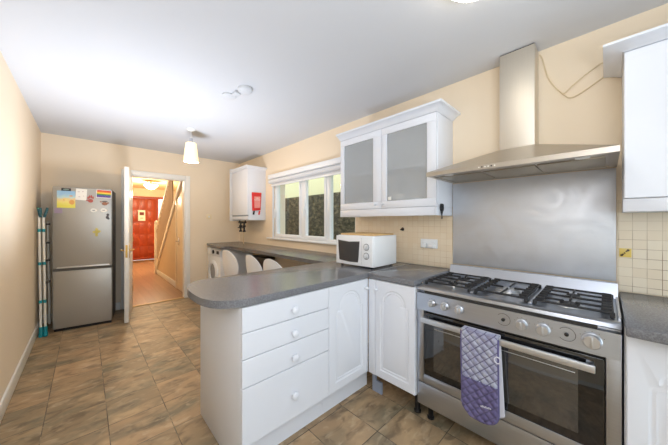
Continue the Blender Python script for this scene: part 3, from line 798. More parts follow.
def cornice(m, x, y0, y1, z0, z1, out, ends):
    """flared crown moulding: front at x, from y0 to y1; ends=(flare at y0, flare at y1)"""
    f0, f1 = (out if ends[0] else 0), (out if ends[1] else 0)
    prof = [(0, 0), (.012, .002), (.018, .3), (.35, .55), (.75, .7), (.86, .74), (.88, 1.0), (1.0, 1.0)]
    prof = [(0.05, 0), (.10, .10), (.55, .50), (.85, .68), (1.0, .70), (1.0, 1.0)]
    rings = []
    for o_, h in prof:
        z = z0 + (z1 - z0) * h; xx = x - out * o_
        rings.append([m.bm.verts.new((R - .001, y0 - f0 * o_, z)), m.bm.verts.new((xx, y0 - f0 * o_, z)), m.bm.verts.new((xx, y1 + f1 * o_, z)), m.bm.verts.new((R - .001, y1 + f1 * o_, z))])
    for a, b in zip(rings, rings[1:]):
        for i in range(4): m.bm.faces.new([a[i], a[(i + 1) % 4], b[(i + 1) % 4], b[i]])
    m.bm.faces.new(rings[0][::-1]); m.bm.faces.new(rings[-1])
    return m
t = thing('right_wall_cupboard', 'plain white wall cupboard at the right edge beside the hood', 'wall cupboard', (2.03, -.36, 1.343))
part('carcass', MB().box(1.8905, R - .001, -.66, -.062, 1.345, 2.110, .001), M_inner, t)
toQ = lambda w, z, d: (1.87 + d, w, z)
part('door', door_mesh(-.656, -.060, 1.408, 2.109, None, toQ), M_white, t)
part('light_pelmet', MB().box(1.868, 1.890, -.66, -.056, 1.343, 1.405, .004), M_white, t)
part('cornice', cornice(MB(), 1.868, -.66, -.058, 2.111, 2.146, .068, (0, 1)), M_white, t)

# ------------------------------------------------------------------ glazed wall cupboard
WX, WA, WB = 1.893, .873, 1.888
t = thing('glazed_wall_cupboard', 'white wall cupboard with two frosted glass doors above the microwave', 'wall cupboard', (2.04, 1.38, 1.345))
cc = MB()
cc.box(WX + .0205, R - .001, WA, WA + .018, 1.412, 2.122, .001); cc.box(WX + .0205, R - .001, WB - .018, WB, 1.412, 2.122, .001)
cc.box(WX + .0205, R - .001, WA + .0185, WB - .0185, 1.412, 1.43); cc.box(WX + .0205, R - .001, WA + .0185, WB - .0185, 2.104, 2.122)
cc.box(R - .012, R - .002, WA + .0185, WB - .0185, 1.4305, 2.1035)
cc.box(WX + .05, R - .013, WA + .0185, WB - .0185, 1.755, 1.773)
part('carcass', cc, M_white, t)
part('light_pelmet', MB().box(WX, R - .001, WA, WA + .018, 1.345, 1.4115, .003).box(WX, WX + .02, WA + .0185, WB - .0185, 1.345, 1.4115, .003).box(WX, R - .001, WB - .018, WB, 1.345, 1.4115, .003), M_white, t)
part('bottom_panel', MB().box(WX + .021, R - .009, WA + .0185, WB - .0185, 1.375, 1.39), M_inner, t)
part('cornice', cornice(MB(), WX - .001, WA - .001, WB, 2.1225, 2.176, .062, (1, 0)), M_white, t)
for y0, y1, g0, g1, kn in ((WA + .004, 1.3745, .951, 1.318, 1.352), (1.378, WB - .003, 1.467, 1.834, 1.432)):
    z0, z1, q0, q1 = 1.414, 2.120, 1.476, 2.060
    g0, g1 = max(g0, y0 + .058), min(g1, y1 - .05)
    fm = MB()
    fm.box(WX, WX + .019, y0, y1, z0, q0, .003); fm.box(WX, WX + .019, y0, y1, q1, z1, .003)
    fm.box(WX, WX + .019, y0, g0, q0, q1, .003); fm.box(WX, WX + .019, g1, y1, q0, q1, .003)
    d = part('door', fm, M_white, t)
    part('frosted_glass', MB().box(WX + .008, WX + .012, g0, g1, q0, q1), M_frost, d, 'grey frosted glass pane')
    part('door_knob', knob((WX - .0005, kn, 1.452), (-1, 0, 0), .011), M_white, d)
    if y0 < 1: part('door_bumper', MB().box(WX + .003, WX + .0075, 1.275, 1.305, 1.483, 1.512, .002), M_gloss, d, 'small white square pad')
M_cup = mat('white_glazed_china', (238, 238, 238), .2)
def cup(x, y, z, r, h, label):
    t = thing('mug', label, 'mug', (x, y, z), group=None)
    part('body', MB().lathe([(r * .8, 0), (r, .012), (r, h), (r - .004, h), (r - .005, .014), (0, .008)], (x, y, z)), M_cup, t)
    part('handle', MB().tube([(x, y - r - .022 * math.sin(a) + .002, z + h * .5 + h * .3 * math.cos(a)) for a in [PI * i / 10 for i in range(11)]], .005, 8), M_cup, t)
cup(1.955, 1.215, 1.4305, .042, .10, 'white mug behind the right frosted door, left of the other mug there')
cup(1.955, 1.06, 1.4305, .042, .09, 'white mug behind the right frosted door, nearest the hood')
cup(1.955, 1.64, 1.4305, .040, .085, 'white mug behind the left frosted cupboard door')

# black clip on the cupboard side
t = thing('scissors', 'small black scissors hanging on the glazed cupboard side next to the hood', 'scissors', (1.966, WA, 1.33))
sy = WA - .008
part('hook', MB().lathe([(.008, 0), (.008, .003), (.003, .004), (.003, .014), (0, .015)], (1.966, WA - .0005, 1.425), (0, -1, 0), 12), M_black, t)
for s in (-1, 1):
    h = part('handle', MB().tube([(1.966 + s * .014 + .011 * math.cos(a), sy, 1.405 + .026 * math.sin(a)) for a in [i * 2 * PI / 18 for i in range(18)]], .005, 8, True), M_black, t)
    part('blade', MB().prism([(1.966 + s * .012, 1.385), (1.966 + s * .0245, 1.378), (1.966 - s * .004, 1.318), (1.966 - s * .001, 1.322)], 'XZ', sy - .002 + s * .0021, sy + .002 + s * .0021), M_black, h)

# sockets, decorative tile, hole, switch
t = thing('wall_socket', 'white double wall socket on the cream tiles beside the microwave', 'socket', (R - .012, 1.072, 1.08))
part('face_plate', MB().box(R - .018, R - .0085, .995, 1.15, 1.065, 1.145, .004), M_pvc, t)
for y in (1.035, 1.11):
    part('rocker', MB().box(R - .022, R - .0182, y - .008, y + .008, 1.118, 1.134, .002), M_pvc, t)
    part('plug', MB().box(R - .045, R - .0185, y - .023, y + .023, 1.069, 1.112, .006), M_pvc, t, 'white plug pushed in')
t = thing('patterned_tile', 'yellow tile with dark brown motif set in the tiles right of the splashback', 'tile', (R - .008, -.076, 1.10))
M_yel = mat('yellow_tile_glaze', (232, 204, 110), .25, var=.05)
part('tile_face', MB().box(R - .012, R - .0081, -.0975, -.052, 1.098, 1.147, .001), M_yel, t)
mo = MB()
for y, z, r in ((-.061, 1.108, .006), (-.066, 1.114, .004), (-.085, 1.137, .006), (-.079, 1.131, .004), (-.072, 1.121, .004)): mo.cyl((R - .0122, y, z), (R - .0128, y, z), r, n=10)
part('motif', mo, mat('dark_brown_glaze', (70, 52, 34), .3), t)
solo('wall_plug', MB().lathe([(.017, 0), (.016, .006), (.010, .014), (.006, .03), (0, .032)], (R - .0085, 1.335, 1.227), (-1, .25, -.2), 14), mat('dark_brown_plastic', (52, 40, 30), .5), 'small dark brown peg sticking out of the cream tiles', 'wall peg')
t = thing('light_switch', 'cream light switch on the far wall right of the hall door', 'switch', (1.61, D, 1.345))
part('face_plate', MB().box(1.57, 1.655, D - .009, D - .0005, 1.345, 1.43, .003), mat('cream_plastic', (238, 220, 182), .4), t)
part('rocker', MB().box(1.602, 1.623, D - .0135, D - .0092, 1.372, 1.402, .002), M_pvc, t)

# ------------------------------------------------------------------ microwave and board
t = thing('microwave', 'white countertop microwave with two dials under the glazed cupboard', 'microwave', (1.663, 1.287, .910), math.radians(2), local=True)
mw, md, mz0, mz1 = .405, .36, .012, .268
part('body', MB().box(.012, md, 0, mw, mz0, mz1, .010, 3), M_pvc, t)
part('front_panel', MB().box(-.006, .0115, 0, mw, mz0 + .004, mz1 - .004, .006, 3), M_pvc, t)
wp = []
for u in [i / 8 for i in range(9)]: wp.append((.135 + .008 * math.sin(PI * u) * 0 + (.012 * (u * 2 - 1) ** 2), .048 + .172 * u))
wl = [(.372 - (0.012 * (1 - u)), .220 - .172 * (1 - u)) for u in (1, .5, 0)]
poly = [(.150, .045), (.142, .10), (.138, .16), (.132, .222), (.25, .215), (.378, .226), (.372, .16), (.362, .05), (.25, .042)]
part('door_window', MB().prism(poly, 'YZ', -.0085, -.0062, .0006), mat('dark_microwave_window', (62, 62, 64), .35), t, 'dark curved door window')
part('door_gap', MB().box(-.0065, -.006, .115, .1165, mz0 + .02, mz1 - .015), mat('grey_seam', (150, 150, 152), .6), t)
for z in (.105, .178):
    k = part('dial', MB().lathe([(.026, 0), (.026, .003), (.020, .004), (.019, .016), (.016, .018), (0, .018)], (-.0062, .062, z), (-1, 0, 0), 24), mat('pale_grey_dial', (206, 207, 210), .35), t, 'pale grey dial')
    part('dial_ring', MB().tube([(-.0085, .062 + .027 * math.cos(a), z + .027 * math.sin(a)) for a in [i * 2 * PI / 24 for i in range(24)]], .0016, 6, True), M_print, k)
    part('dial_grip', MB().box(-.030, -.0245, .0595, .0645, z - .016, z + .016, .002), M_pvc, k)
for x in (.04, md - .04):
    for y in (.035, mw - .035): part('foot', MB().cyl((x, y, 0), (x, y, mz0 + .002), .012, n=12), M_black, t, 'black foot')
bd = MB().box(.035, .345, .02, .385, 1.1785, 1.193, .004, M=Matrix.Translation((1.663, 1.287, 0)) @ Matrix.Rotation(math.radians(2), 4, 'Z'))
solo('chopping_board', bd, wood('pale_board_wood', (222, 186, 132), (206, 166, 110), 30, .5, 'Y'), 'pale wooden chopping board lying on top of the microwave', 'chopping board')

# ------------------------------------------------------------------ boiler cupboard, pipes, fire blanket
t = thing('boiler_cupboard', 'white boiler cupboard in the far corner with a red pouch on its side', 'wall cupboard', (2.03, 4.29, 1.335))
BX, BY0, BY1 = 1.868, 3.952, 4.60
part('carcass', MB().box(BX + .021, R - .001, BY0, BY1, 1.335, 2.150, .002), M_white, t)
d = part('door', MB().box(BX, BX + .02, BY0 + .002, BY1 - .002, 1.408, 2.148, .004), M_white, t)
part('door_rail', MB().box(BX + .004, BX + .02, BY0 + .002, BY1 - .002, 1.337, 1.386, .004), M_white, t)
part('handle_gap', MB().box(BX + .010, BX + .02, BY0 + .01, BY1 - .04, 1.3862, 1.4078), mat('blue_grey_shadow_strip', (140, 150, 160), .4), t, 'grey recessed strip')
part('side_panel', MB().box(BX - .008, R - .001, BY1 + .0005, BY1 + .05, 1.31, 2.235, .003), M_white, t)
part('cornice', cornice(MB(), BX + .002, BY0, BY1 - .045, 2.1505, 2.195, .045, (1, 0)), M_white, t)
part('base_panel', MB().box(BX + .022, R - .002, BY0 + .002, BY1 - .002, 1.322, 1.3345), M_inner, t)
t = thing('boiler_pipes', 'black pipe valves hanging under the boiler cupboard in the corner', 'pipes', (2.02, 4.42, 1.10))
part('manifold', MB().cyl((2.0, 4.30, 1.285), (2.0, 4.56, 1.285), .018, n=14).cyl((2.0, 4.32, 1.285), (2.0, 4.32, 1.3215), .010, n=10).cyl((2.0, 4.54, 1.285), (2.0, 4.54, 1.3215), .010, n=10), M_black, t)
for y in (4.36, 4.50):
    v = part('valve', MB().lathe([(.014, 0), (.014, .03), (.028, .035), (.028, .065), (.014, .07), (.014, .12), (.026, .125), (.026, .15), (0, .152)], (2.0, y, 1.268), (0, 0, -1), 16), M_black, t)
    part('tap_lever', MB().box(1.955, 1.99, y - .05, y + .03, 1.185, 1.20, .004), M_black, v)
part('copper_pipe', MB().cyl((2.02, 4.43, .911), (2.02, 4.43, 1.268), .008, n=10), mat('painted_pipe', (214, 188, 146), .5), t, 'cream painted pipe')
t = thing('fire_blanket', 'red fire blanket pouch fixed to the side of the boiler cupboard', 'fire blanket', (2.02, BY0, 1.44))
M_red = mat('red_vinyl', (214, 44, 40), .45, var=.06)
part('pouch', MB().prism([(1.945, 1.475), (2.085, 1.485), (2.10, 1.775), (1.935, 1.772)], 'XZ', BY0 - .028, BY0 - .001, .008), M_red, t)
part('print_panel', MB().prism([(1.972, 1.52), (2.07, 1.525), (2.078, 1.71), (1.968, 1.705)], 'XZ', BY0 - .0292, BY0 - .0284), mat('pink_white_print', (238, 150, 142), .5), t, 'pale printed panel')
def text(name, s, size, loc, rot, m, parent, ext=.0006):
    cu = bpy.data.curves.new(name, 'FONT'); cu.body = s; cu.size = size; cu.extrude = ext; cu.align_x = 'CENTER'; cu.align_y = 'CENTER'
    o = bpy.data.objects.new(name, cu); C.objects.link(o)
    dg = bpy.context.evaluated_depsgraph_get(); me = bpy.data.meshes.new_from_object(o.evaluated_get(dg))
    bpy.data.objects.remove(o)
    me.materials.clear(); me.materials.append(m)
    me.transform(Matrix.Translation(Vector(loc) - Vector(ROOT[parent])) @ rot.to_4x4())
    q = bpy.data.objects.new(name, me); C.objects.link(q); q.parent = parent; ROOT[q] = ROOT[parent]
    return q
Rz_front = Matrix.Rotation(PI / 2, 3, 'X')      # text facing -y
M_txt = mat('white_print', (245, 236, 230), .5)
text('lettering', 'FIRE\nBLANKET', .026, (2.022, BY0 - .0296, 1.665), Rz_front, M_txt, t)
for x in (1.965, 2.06):
    part('pull_tape', MB().prism([(x - .016, 1.415), (x + .010, 1.410), (x + .022, 1.474), (x - .002, 1.474)], 'XZ', BY0 - .018, BY0 - .010), M_black if x < 2 else M_red, t, 'black pull tape' if x < 2 else None)

# ------------------------------------------------------------------ washing machine
t = thing('washing_machine', 'white washing machine under the worktop in the far corner', 'washing machine', (1.87, 4.62, 0))
part('body', MB().box(1.585, 2.15, 4.335, 4.935, .015, .85, .008, 2), M_pvc, t)
part('control_panel', MB().box(1.578, 1.5845, 4.338, 4.932, .72, .846, .002), mat('pale_grey_panel', (226, 228, 231), .35), t)
part('detergent_drawer', MB().box(1.572, 1.5778, 4.74, 4.92, .735, .835, .003), M_pvc, t)
part('programme_dial', MB().lathe([(.032, 0), (.030, .018), (0, .020)], (1.5775, 4.62, .785), (-1, 0, 0)), M_black, t, 'dark programme dial')
part('display', MB().box(1.574, 1.5778, 4.38, 4.48, .76, .81, .001), M_black, t, 'black display')
ri = part('door_ring', MB().lathe([(.20, 0), (.20, .012), (.185, .026), (.150, .030), (.146, .012), (.146, 0)], (1.5845, 4.635, .44), (-1, 0, 0), 40), M_pvc, t)
part('door_glass', MB().lathe([(.145, 0), (.14, .010), (.09, .022), (0, .026)], (1.5845, 4.635, .44), (-1, 0, 0), 32), mat('grey_door_bowl', (150, 153, 158), .12), ri, 'grey round door glass')
for x in (1.64, 2.10):
    for y in (4.38, 4.89): part('foot', MB().cyl((x, y, 0), (x, y, .016), .02, n=12), M_black, t)

# black under-counter unit
t = thing('black_appliance', 'black boxy appliance under the window worktop between the white chairs', 'appliance', (2.08, 3.84, 0))
part('body', MB().box(2.0, 2.17, 3.62, 4.06, .02, .74, .008), M_black, t)
part('door', MB().box(1.982, 1.9995, 3.622, 4.058, .03, .735, .006), mat('dark_grey_panel', (44, 42, 42), .3), t)
for x in (2.03, 2.14):
    for y in (3.66, 4.02): part('foot', MB().cyl((x, y, 0), (x, y, .021), .015, n=10), M_black, t)

# ------------------------------------------------------------------ chairs at the window worktop
M_chair = mat('white_moulded_plastic', (236, 237, 239), .35, var=.01)
M_leg = mat('pale_metal_leg', (198, 198, 200), .3, metal=.7)
def make_chair(label):
    """local: faces +x; back towards -x"""
    t = thing('dining_chair', label, 'chair', (0, 0, 0), 0, 'white moulded chairs along the window worktop', local=True)
    hw, zt, zs_ = .235, .89, .455
    m = MB(); nu, nv = 28, 14; th = .010
    def pt(u, v, off):
        # u -1..1 across, v 0..1 up; gently curved oval shell
        half = math.sqrt(max(0, 1 - abs(u) ** 2.1)); zc = .665
        z = zc + (zt - zc) * half * (2 * v - 1)
        y = hw * u; x = -.225 - .05 * ((z - zs_) / .43) + .05 * u * u
        return (x - off, y, z)
    F = {}; G = {}
    for i in range(nu + 1):
        u = -.995 + 1.99 * i / nu
        for j in range(nv + 1):
            F[i, j] = m.bm.verts.new(pt(u, j / nv, th)); G[i, j] = m.bm.verts.new(pt(u, j / nv, 0))
    for i in range(nu):
        for j in range(nv):
            m.bm.faces.new([F[i, j], F[i, j + 1], F[i + 1, j + 1], F[i + 1, j]]); m.bm.faces.new([G[i, j], G[i + 1, j], G[i + 1, j + 1], G[i, j + 1]])
        for j in (0, nv): m.bm.faces.new([F[i, j], F[i + 1, j], G[i + 1, j], G[i, j]])
    for j in range(nv):
        for i in (0, nu): m.bm.faces.new([F[i, j], F[i, j + 1], G[i, j + 1], G[i, j]])
    part('backrest', m, M_chair, t, smooth=60)
    sp = [(-.235, -.10), (-.235, .10)] + [(.20 * math.cos(a) + .0, .215 * math.sin(a)) for a in [PI * .72 - PI * 1.44 * i / 24 for i in range(25)]]
    part('seat', MB().prism(sp, 'XY', .43, .455, .008, 2), M_chair, t)
    for sx in (-1, 1):
        for sy in (-1, 1):
            part('leg', MB().cyl((sx * .10, sy * .12, .43), (sx * .19, sy * .20, 0), .014, .010, n=12), M_leg, t)
    return t
c0 = make_chair('white moulded chair farthest along the worktop, next to the washing machine')
c0.location = (1.735, 3.80, 0); c0.rotation_euler = (0, 0, math.radians(4))
dup(c0, (1.735, 3.03, 0), math.radians(-2), 'middle one of the three white moulded chairs, right of the black appliance')
dup(c0, (1.735, 2.56, 0), math.radians(2), 'white moulded chair nearest the peninsula, mostly hidden behind its worktop')

# ------------------------------------------------------------------ fridge freezer with magnets and papers
fa = math.atan2(-.076, .528)
FO = (-.282, 4.451, 0)
t = thing('fridge_freezer', 'silver fridge freezer covered with papers and magnets, beside the left wall', 'fridge', FO, fa, local=True)
FW, FDp, FH = .534, .46, 1.712
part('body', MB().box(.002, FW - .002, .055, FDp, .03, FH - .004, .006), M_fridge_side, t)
part('fridge_door', MB().box(0, FW, 0, .05, .742, FH, .010, 3), M_fridge, t)
part('freezer_door', MB().box(0, FW, 0, .05, .035, .712, .010, 3), M_fridge, t)
part('handle_recess', MB().box(.004, FW - .004, .006, .05, .7125, .7415), M_fridge_side, t)
part('handle', MB().prism([(.035, .745), (.515, .745), (.505, .762), (.045, .762)], 'XZ', -.016, -.0005, .004), mat('pale_silver_handle', (216, 213, 206), .3, metal=.5), t, 'pale bar handle')
part('plinth', MB().box(.01, FW - .01, .03, .06, .0, .0345), M_black, t, 'black plinth strip')
part('rear_foot', MB().box(.03, .07, FDp - .05, FDp - .01, 0, .03).box(FW - .07, FW - .03, FDp - .05, FDp - .01, 0, .03), M_black, t)
FM = Matrix.Translation(FO) @ Matrix.Rotation(fa, 4, 'Z')
def sheet(name, x0, x1, z0, z1, m, label, cat, d0=.0005, th=.0015, tilt=0.0):
    c = Vector(((x0 + x1) / 2, 0, (z0 + z1) / 2))
    MM = FM @ Matrix.Translation(c) @ Matrix.Rotation(tilt, 4, 'Y') @ Matrix.Translation(-c)
    return solo(name, MB().box(x0, x1, -d0 - th, -d0, z0, z1, M=MM), m, label, cat)
def blobs(mb, lst, y0, y1):
    for x, z, r, sx, sz in lst:
        mb.prism([(x + r * sx * math.cos(a), z + r * sz * math.sin(a)) for a in [i * 2 * PI / 14 for i in range(14)]], 'XZ', y0, y1)
    return mb.xf(FM)
def bicol(name, stops):
    """a child's painting: bands of watercolour from bottom to top with noise"""
    m, nt, b = newmat(name)
    tc = N(nt, 'ShaderNodeTexCoord'); sp = N(nt, 'ShaderNodeSeparateXYZ'); nt.links.new(tc.outputs['Generated'], sp.inputs[0])
    nz = N(nt, 'ShaderNodeTexNoise'); nz.inputs['Scale'].default_value = 14; nt.links.new(tc.outputs['Object'], nz.inputs['Vector'])
    a = N(nt, 'ShaderNodeMath', operation='MULTIPLY_ADD'); a.inputs[1].default_value = .5; a.inputs[2].default_value = -.25
    nt.links.new(nz.outputs['Fac'], a.inputs[0]); s = N(nt, 'ShaderNodeMath', operation='ADD'); nt.links.new(a.outputs[0], s.inputs[0]); nt.links.new(sp.outputs['Z'], s.inputs[1])
    cr = N(nt, 'ShaderNodeValToRGB'); els = cr.color_ramp.elements
    els[0].position = stops[0][0]; els[0].color = rgba(stops[0][1]); els[1].position = stops[-1][0]; els[1].color = rgba(stops[-1][1])
    for p_, c_ in stops[1:-1]: e = els.new(p_); e.color = rgba(c_)
    nt.links.new(s.outputs[0], cr.inputs[0]); nt.links.new(cr.outputs[0], b.inputs['Base Color']); b.inputs['Roughness'].default_value = .7
    return m
M_paper = mat('white_paper', (240, 236, 226), .8)
pt_ = sheet('painting', .040, .195, 1.462, 1.664, bicol('yellow_blue_painting', [(.1, (236, 224, 96)), (.35, (246, 226, 130)), (.5, (238, 208, 150)), (.62, (190, 216, 214)), (.9, (150, 190, 220))]), 'yellow and blue child painting on the upper left of the fridge', 'painting', d0=.001)
sb = part('paint_spots', blobs(MB(), [(.165, 1.53, .024, 1, 1.2), (.098, 1.555, .006, .8, 1.4), (.158, 1.605, .012, 1.4, .6)], -.0032, -.0026), mat('orange_paint', (232, 168, 92), .7), pt_, 'orange paint blotch')
t = sheet('magnetic_clip', .078, .158, 1.664, 1.695, M_black, 'black rectangular magnet clip holding the child painting', 'magnet', d0=.003, th=.008)
part('label_insert', blobs(MB(), [(.118, 1.679, .028, 1, .35)], -.0118, -.0112), mat('grey_green_insert', (120, 136, 126), .5), t, 'grey green insert')
t = sheet('note', .198, .296, 1.560, 1.697, M_paper, 'white sheet of paper on the fridge beside the child painting', 'paper', tilt=.06)
part('pencil_marks', blobs(MB(), [(.225, 1.66, .008, 1.5, .5), (.262, 1.665, .006, 1, 1), (.23, 1.60, .007, 1.4, .6), (.268, 1.61, .006, 1, .6)], -.0030, -.0024), mat('pale_pencil', (196, 178, 176), .8), t)
t = solo('handprint_magnet', blobs(MB(), [(.330, 1.555, .022, 1.1, 1.0), (.308, 1.59, .007, 1, 2.6), (.322, 1.604, .007, 1, 3.0), (.338, 1.606, .007, 1, 3.0), (.353, 1.595, .007, 1, 2.4), (.302, 1.560, .007, 2.0, 1)], -.0035, -.0005), mat('dusty_red_paint', (178, 84, 74), .6), 'dusty red handprint magnet on the fridge door', 'magnet')
t = sheet('rainbow_flag', .383, .528, 1.597, 1.696, M_paper, 'rainbow striped flag magnet at the upper right of the fridge', 'magnet', tilt=.05)
cols = [(206, 66, 50), (228, 122, 52), (238, 202, 70), (92, 140, 70), (74, 84, 150), (108, 70, 140)]
for k, c in enumerate(cols):
    z1 = 1.692 - k * .0150; cc_ = Vector((.4555, 0, 1.6465)); MM = FM @ Matrix.Translation(cc_) @ Matrix.Rotation(.05, 4, 'Y') @ Matrix.Translation(-cc_)
    part('stripe', MB().box(.388, .523, -.0036, -.0022, z1 - .0148, z1, M=MM), mat('flag_stripe', c, .6), t)
t = solo('mug_magnet', blobs(MB(), [(.462, 1.524, .026, 1.1, .8), (.425, 1.548, .009, 1, 1), (.495, 1.535, .008, .9, 1.3)], -.0035, -.0005), mat('brown_print', (150, 104, 84), .6), 'brown and red cluster magnet under the rainbow flag', 'magnet')
part('dark_topping', blobs(MB(), [(.462, 1.552, .022, 1.3, .4)], -.0045, -.0005), mat('dark_grey_print', (96, 90, 88), .6), t, 'dark grey upper edge')
for (x, z, lab) in ((.359, 1.438, 'white oval magnet, left one of the two under the handprint'), (.452, 1.441, 'white oval magnet, right one of the two, under the mug shape')):
    t = solo('oval_magnet', blobs(MB(), [(x, z, .030, 1.05, .85)], -.0035, -.0005), M_paper, lab, 'magnet', 'white oval magnets on the fridge')
    part('print', blobs(MB(), [(x, z, .012, 1.2, .5)], -.0042, -.0036), mat('grey_print_pale', (150, 148, 148), .6), t)
solo('dark_magnet', blobs(MB(), [(.492, 1.385, .014, 1, 1.2), (.487, 1.352, .016, 1, 1.2), (.498, 1.335, .012, 1, 1)], -.0045, -.0005), mat('charcoal_print', (86, 84, 86), .6), 'small charcoal figure magnet at the right edge of the fridge door', 'magnet')
t = sheet('purple_magnet', .018, .084, 1.396, 1.456, mat('mauve_card', (168, 148, 164), .7), 'mauve square magnet under the painting at the left edge', 'magnet', tilt=-.03)
t = solo('flower_magnet', blobs(MB(), [(.386, 1.166, .02, .9, 1), (.386, 1.196, .017, .8, 1.3), (.386, 1.134, .017, .8, 1.3), (.41, 1.175, .015, 1, 1), (.362, 1.17, .015, 1, 1)], -.0035, -.0005), mat('pale_yellow_print', (214, 198, 108), .6), 'pale yellow flower shaped magnet low on the fridge door', 'magnet')

# ------------------------------------------------------------------ folded clothes airer
t = thing('clothes_airer', 'folded white clothes airer with teal joints leaning between fridge and left wall', 'clothes airer', (-.345, 4.38, 0))
M_tube = mat('white_coated_tube', (236, 232, 222), .35)
M_teal = mat('teal_plastic', (20, 140, 150), .45)
M_tealdk = mat('dark_teal_plastic', (18, 78, 84), .45)
for s, x0, x1 in ((0, -.372, -.364), (1, -.340, -.330)):
    part('frame_tube', MB().cyl((x1, 4.40, .05), (x0, 4.33, 1.36), .0105, n=14), M_tube, t)
    part('frame_tube', MB().cyl((x1 + .012, 4.70, .05), (x0 + .012, 4.64, 1.30), .0105, n=14), M_tube, t)
    part('foot', MB().lathe([(.020, 0), (.020, .035), (.016, .05), (.016, .11), (.0, .112)], (x1, 4.40, .0)).box(x1 - .014, x1 + .014, 4.36, 4.44, 0, .026, .008), M_teal, t, 'teal foot')
    for z in (.40, .83, 1.20):
        f_ = z / 1.36
        part('joint', MB().cyl((x1 + (x0 - x1) * f_, 4.40 - .07 * f_, z - .016), (x1 + (x0 - x1) * f_, 4.40 - .07 * f_, z + .016), .0145, n=12), M_teal, t, 'teal joint')
for s, a in ((-1, -.40), (1, -.30)):
    part('top_bracket', MB().prism([(-.372 if s < 0 else -.345, 1.345), (-.350 if s < 0 else -.322, 1.345), (a + .048 if s < 0 else a + .003, 1.45), (a + .010 if s < 0 else a - .018, 1.455)], 'XZ', 4.315, 4.345, .004), M_tealdk, t, 'dark teal top bracket')
for z in (.62, .86, 1.06, 1.27):
    part('hanging_rod', MB().cyl((-.335, 4.36, z), (-.318, 4.66, z), .004, n=8), M_tube, t)
    part('end_cap', MB().cyl((-.322, 4.356, z - .0), (-.290, 4.356, z), .011, n=10), M_black, t, 'black end cap')

# ------------------------------------------------------------------ ceiling fittings
t = thing('pendant_lamp', 'glass pendant lamp glowing warm near the hall door', 'pendant lamp', (.935, 3.516, H - .42))
px, py = .935, 3.516
part('ceiling_rose', MB().lathe([(.048, 0), (.046, -.012), (.030, -.022), (.006, -.028)], (px, py, H - .0005), n=28), M_gloss, t)
part('cord', MB().cyl((px, py, H - .028), (px, py, H - .112), .0035, n=8), M_gloss, t)
part('lamp_holder', MB().lathe([(.010, 0), (.020, -.006), (.022, -.055), (.016, -.058)], (px, py, H - .110), n=20), M_chrome, t, 'chrome lamp holder')
zt_ = H - .168
part('lamp_shade', MB().lathe([(.026, 0), (.054, -.004), (.060, -.016), (.084, -.235), (.080, -.235), (.056, -.016), (.026, -.008)], (px, py, zt_), n=36), lamp_mat('glowing_opal_glass', (255, 226, 150), .75), t, 'glowing opal glass shade')
part('bulb', MB().ball((px, py, zt_ - .12), .030), lamp_mat('warm_bulb', (255, 226, 170), 14), t, 'lit bulb')
point('pendant_light', (px, py, zt_ - .27), 13, (255, 214, 150), .05)

t = thing('ceiling_dome_lamp', 'white dome ceiling lamp at the top edge in front of the cooker', 'ceiling lamp', (1.245, .388, 2.34))
part('base_ring', MB().lathe([(.165, 0), (.165, -.02), (.15, -.024)], (1.245, .388, H - .0005), n=36), M_gloss, t)
part('diffuser', MB().lathe([(.150, -.024), (.148, -.045), (.125, -.070), (.08, -.086), (.03, -.0925), (0, -.093)], (1.245, .388, H - .0005), n=36), lamp_mat('lit_opal_diffuser', (255, 246, 228), 9), t, 'lit opal diffuser')

t = thing('smoke_alarm_fitting', 'white smoke alarm fitting with loose mounting plate on the kitchen ceiling', 'smoke alarm', (.955, 2.22, H))
part('base_plate', MB().lathe([(.062, 0), (.062, -.010), (.054, -.014), (0, -.014)], (.935, 2.35, H - .0005), n=30), M_ceil, t)
part('cover', MB().lathe([(.060, -.0), (.060, -.020), (.050, -.030), (.02, -.034), (0, -.034)], (.985, 2.13, H - .0005), n=30), M_ceil, t)
part('bracket', MB().box(.93, .985, 2.205, 2.275, H - .026, H - .0005, .006), M_ceil, t)

# ------------------------------------------------------------------ hallway: front door, lamp, stairs
M_red_wood = wood('red_varnished_wood', (176, 70, 30), (138, 46, 18), 16, .38, 'Z')
t = thing('door_2', '', '', (1.5, 10.9, 0)); del t['label']; del t['category']; t['kind'] = 'structure'
f = MB(); f.box(1.021, 1.07, 10.84, 10.93, 0, 2.159).box(1.78, 1.84, 10.84, 10.93, 0, 2.159).box(2.07, 2.119, 10.84, 10.93, 0, 2.159).box(1.07, 1.78, 10.84, 10.93, 2.10, 2.159).box(1.84, 2.07, 10.84, 10.93, 2.10, 2.159).box(1.84, 2.07, 10.84, 10.93, 0, .5)
part('door_frame', f, M_red_wood, t)
lf = part('door_leaf', MB().box(1.072, 1.778, 10.85, 10.895, .015, 2.095, .004), M_red_wood, t)
for i in range(3):
    for j in range(5):
        x0 = 1.10 + i * .225; z0 = .12 + j * .395
        m = MB()
        b4 = [(x0, z0), (x0 + .195, z0), (x0 + .195, z0 + .345), (x0, z0 + .345)]
        i4 = offset_poly(b4, .035)
        va = [m.bm.verts.new((x, 10.8495, z)) for x, z in b4]; vb = [m.bm.verts.new((x, 10.840, z)) for x, z in i4]
        for k in range(4): m.bm.faces.new([va[k], va[(k + 1) % 4], vb[(k + 1) % 4], vb[k]])
        m.bm.faces.new(vb); m.bm.faces.new(va)
        part('door_panel', m, M_red_wood, lf)
part('sidelight_glass', MB().box(1.84, 2.07, 10.88, 10.89, .5, 2.10), frosted('bright_sidelight_glass', (244, 246, 250), .6), t, 'white sidelight pane')
part('weather_bar', MB().box(1.07, 1.78, 10.82, 10.845, .03, .09, .008), M_red_wood, t)
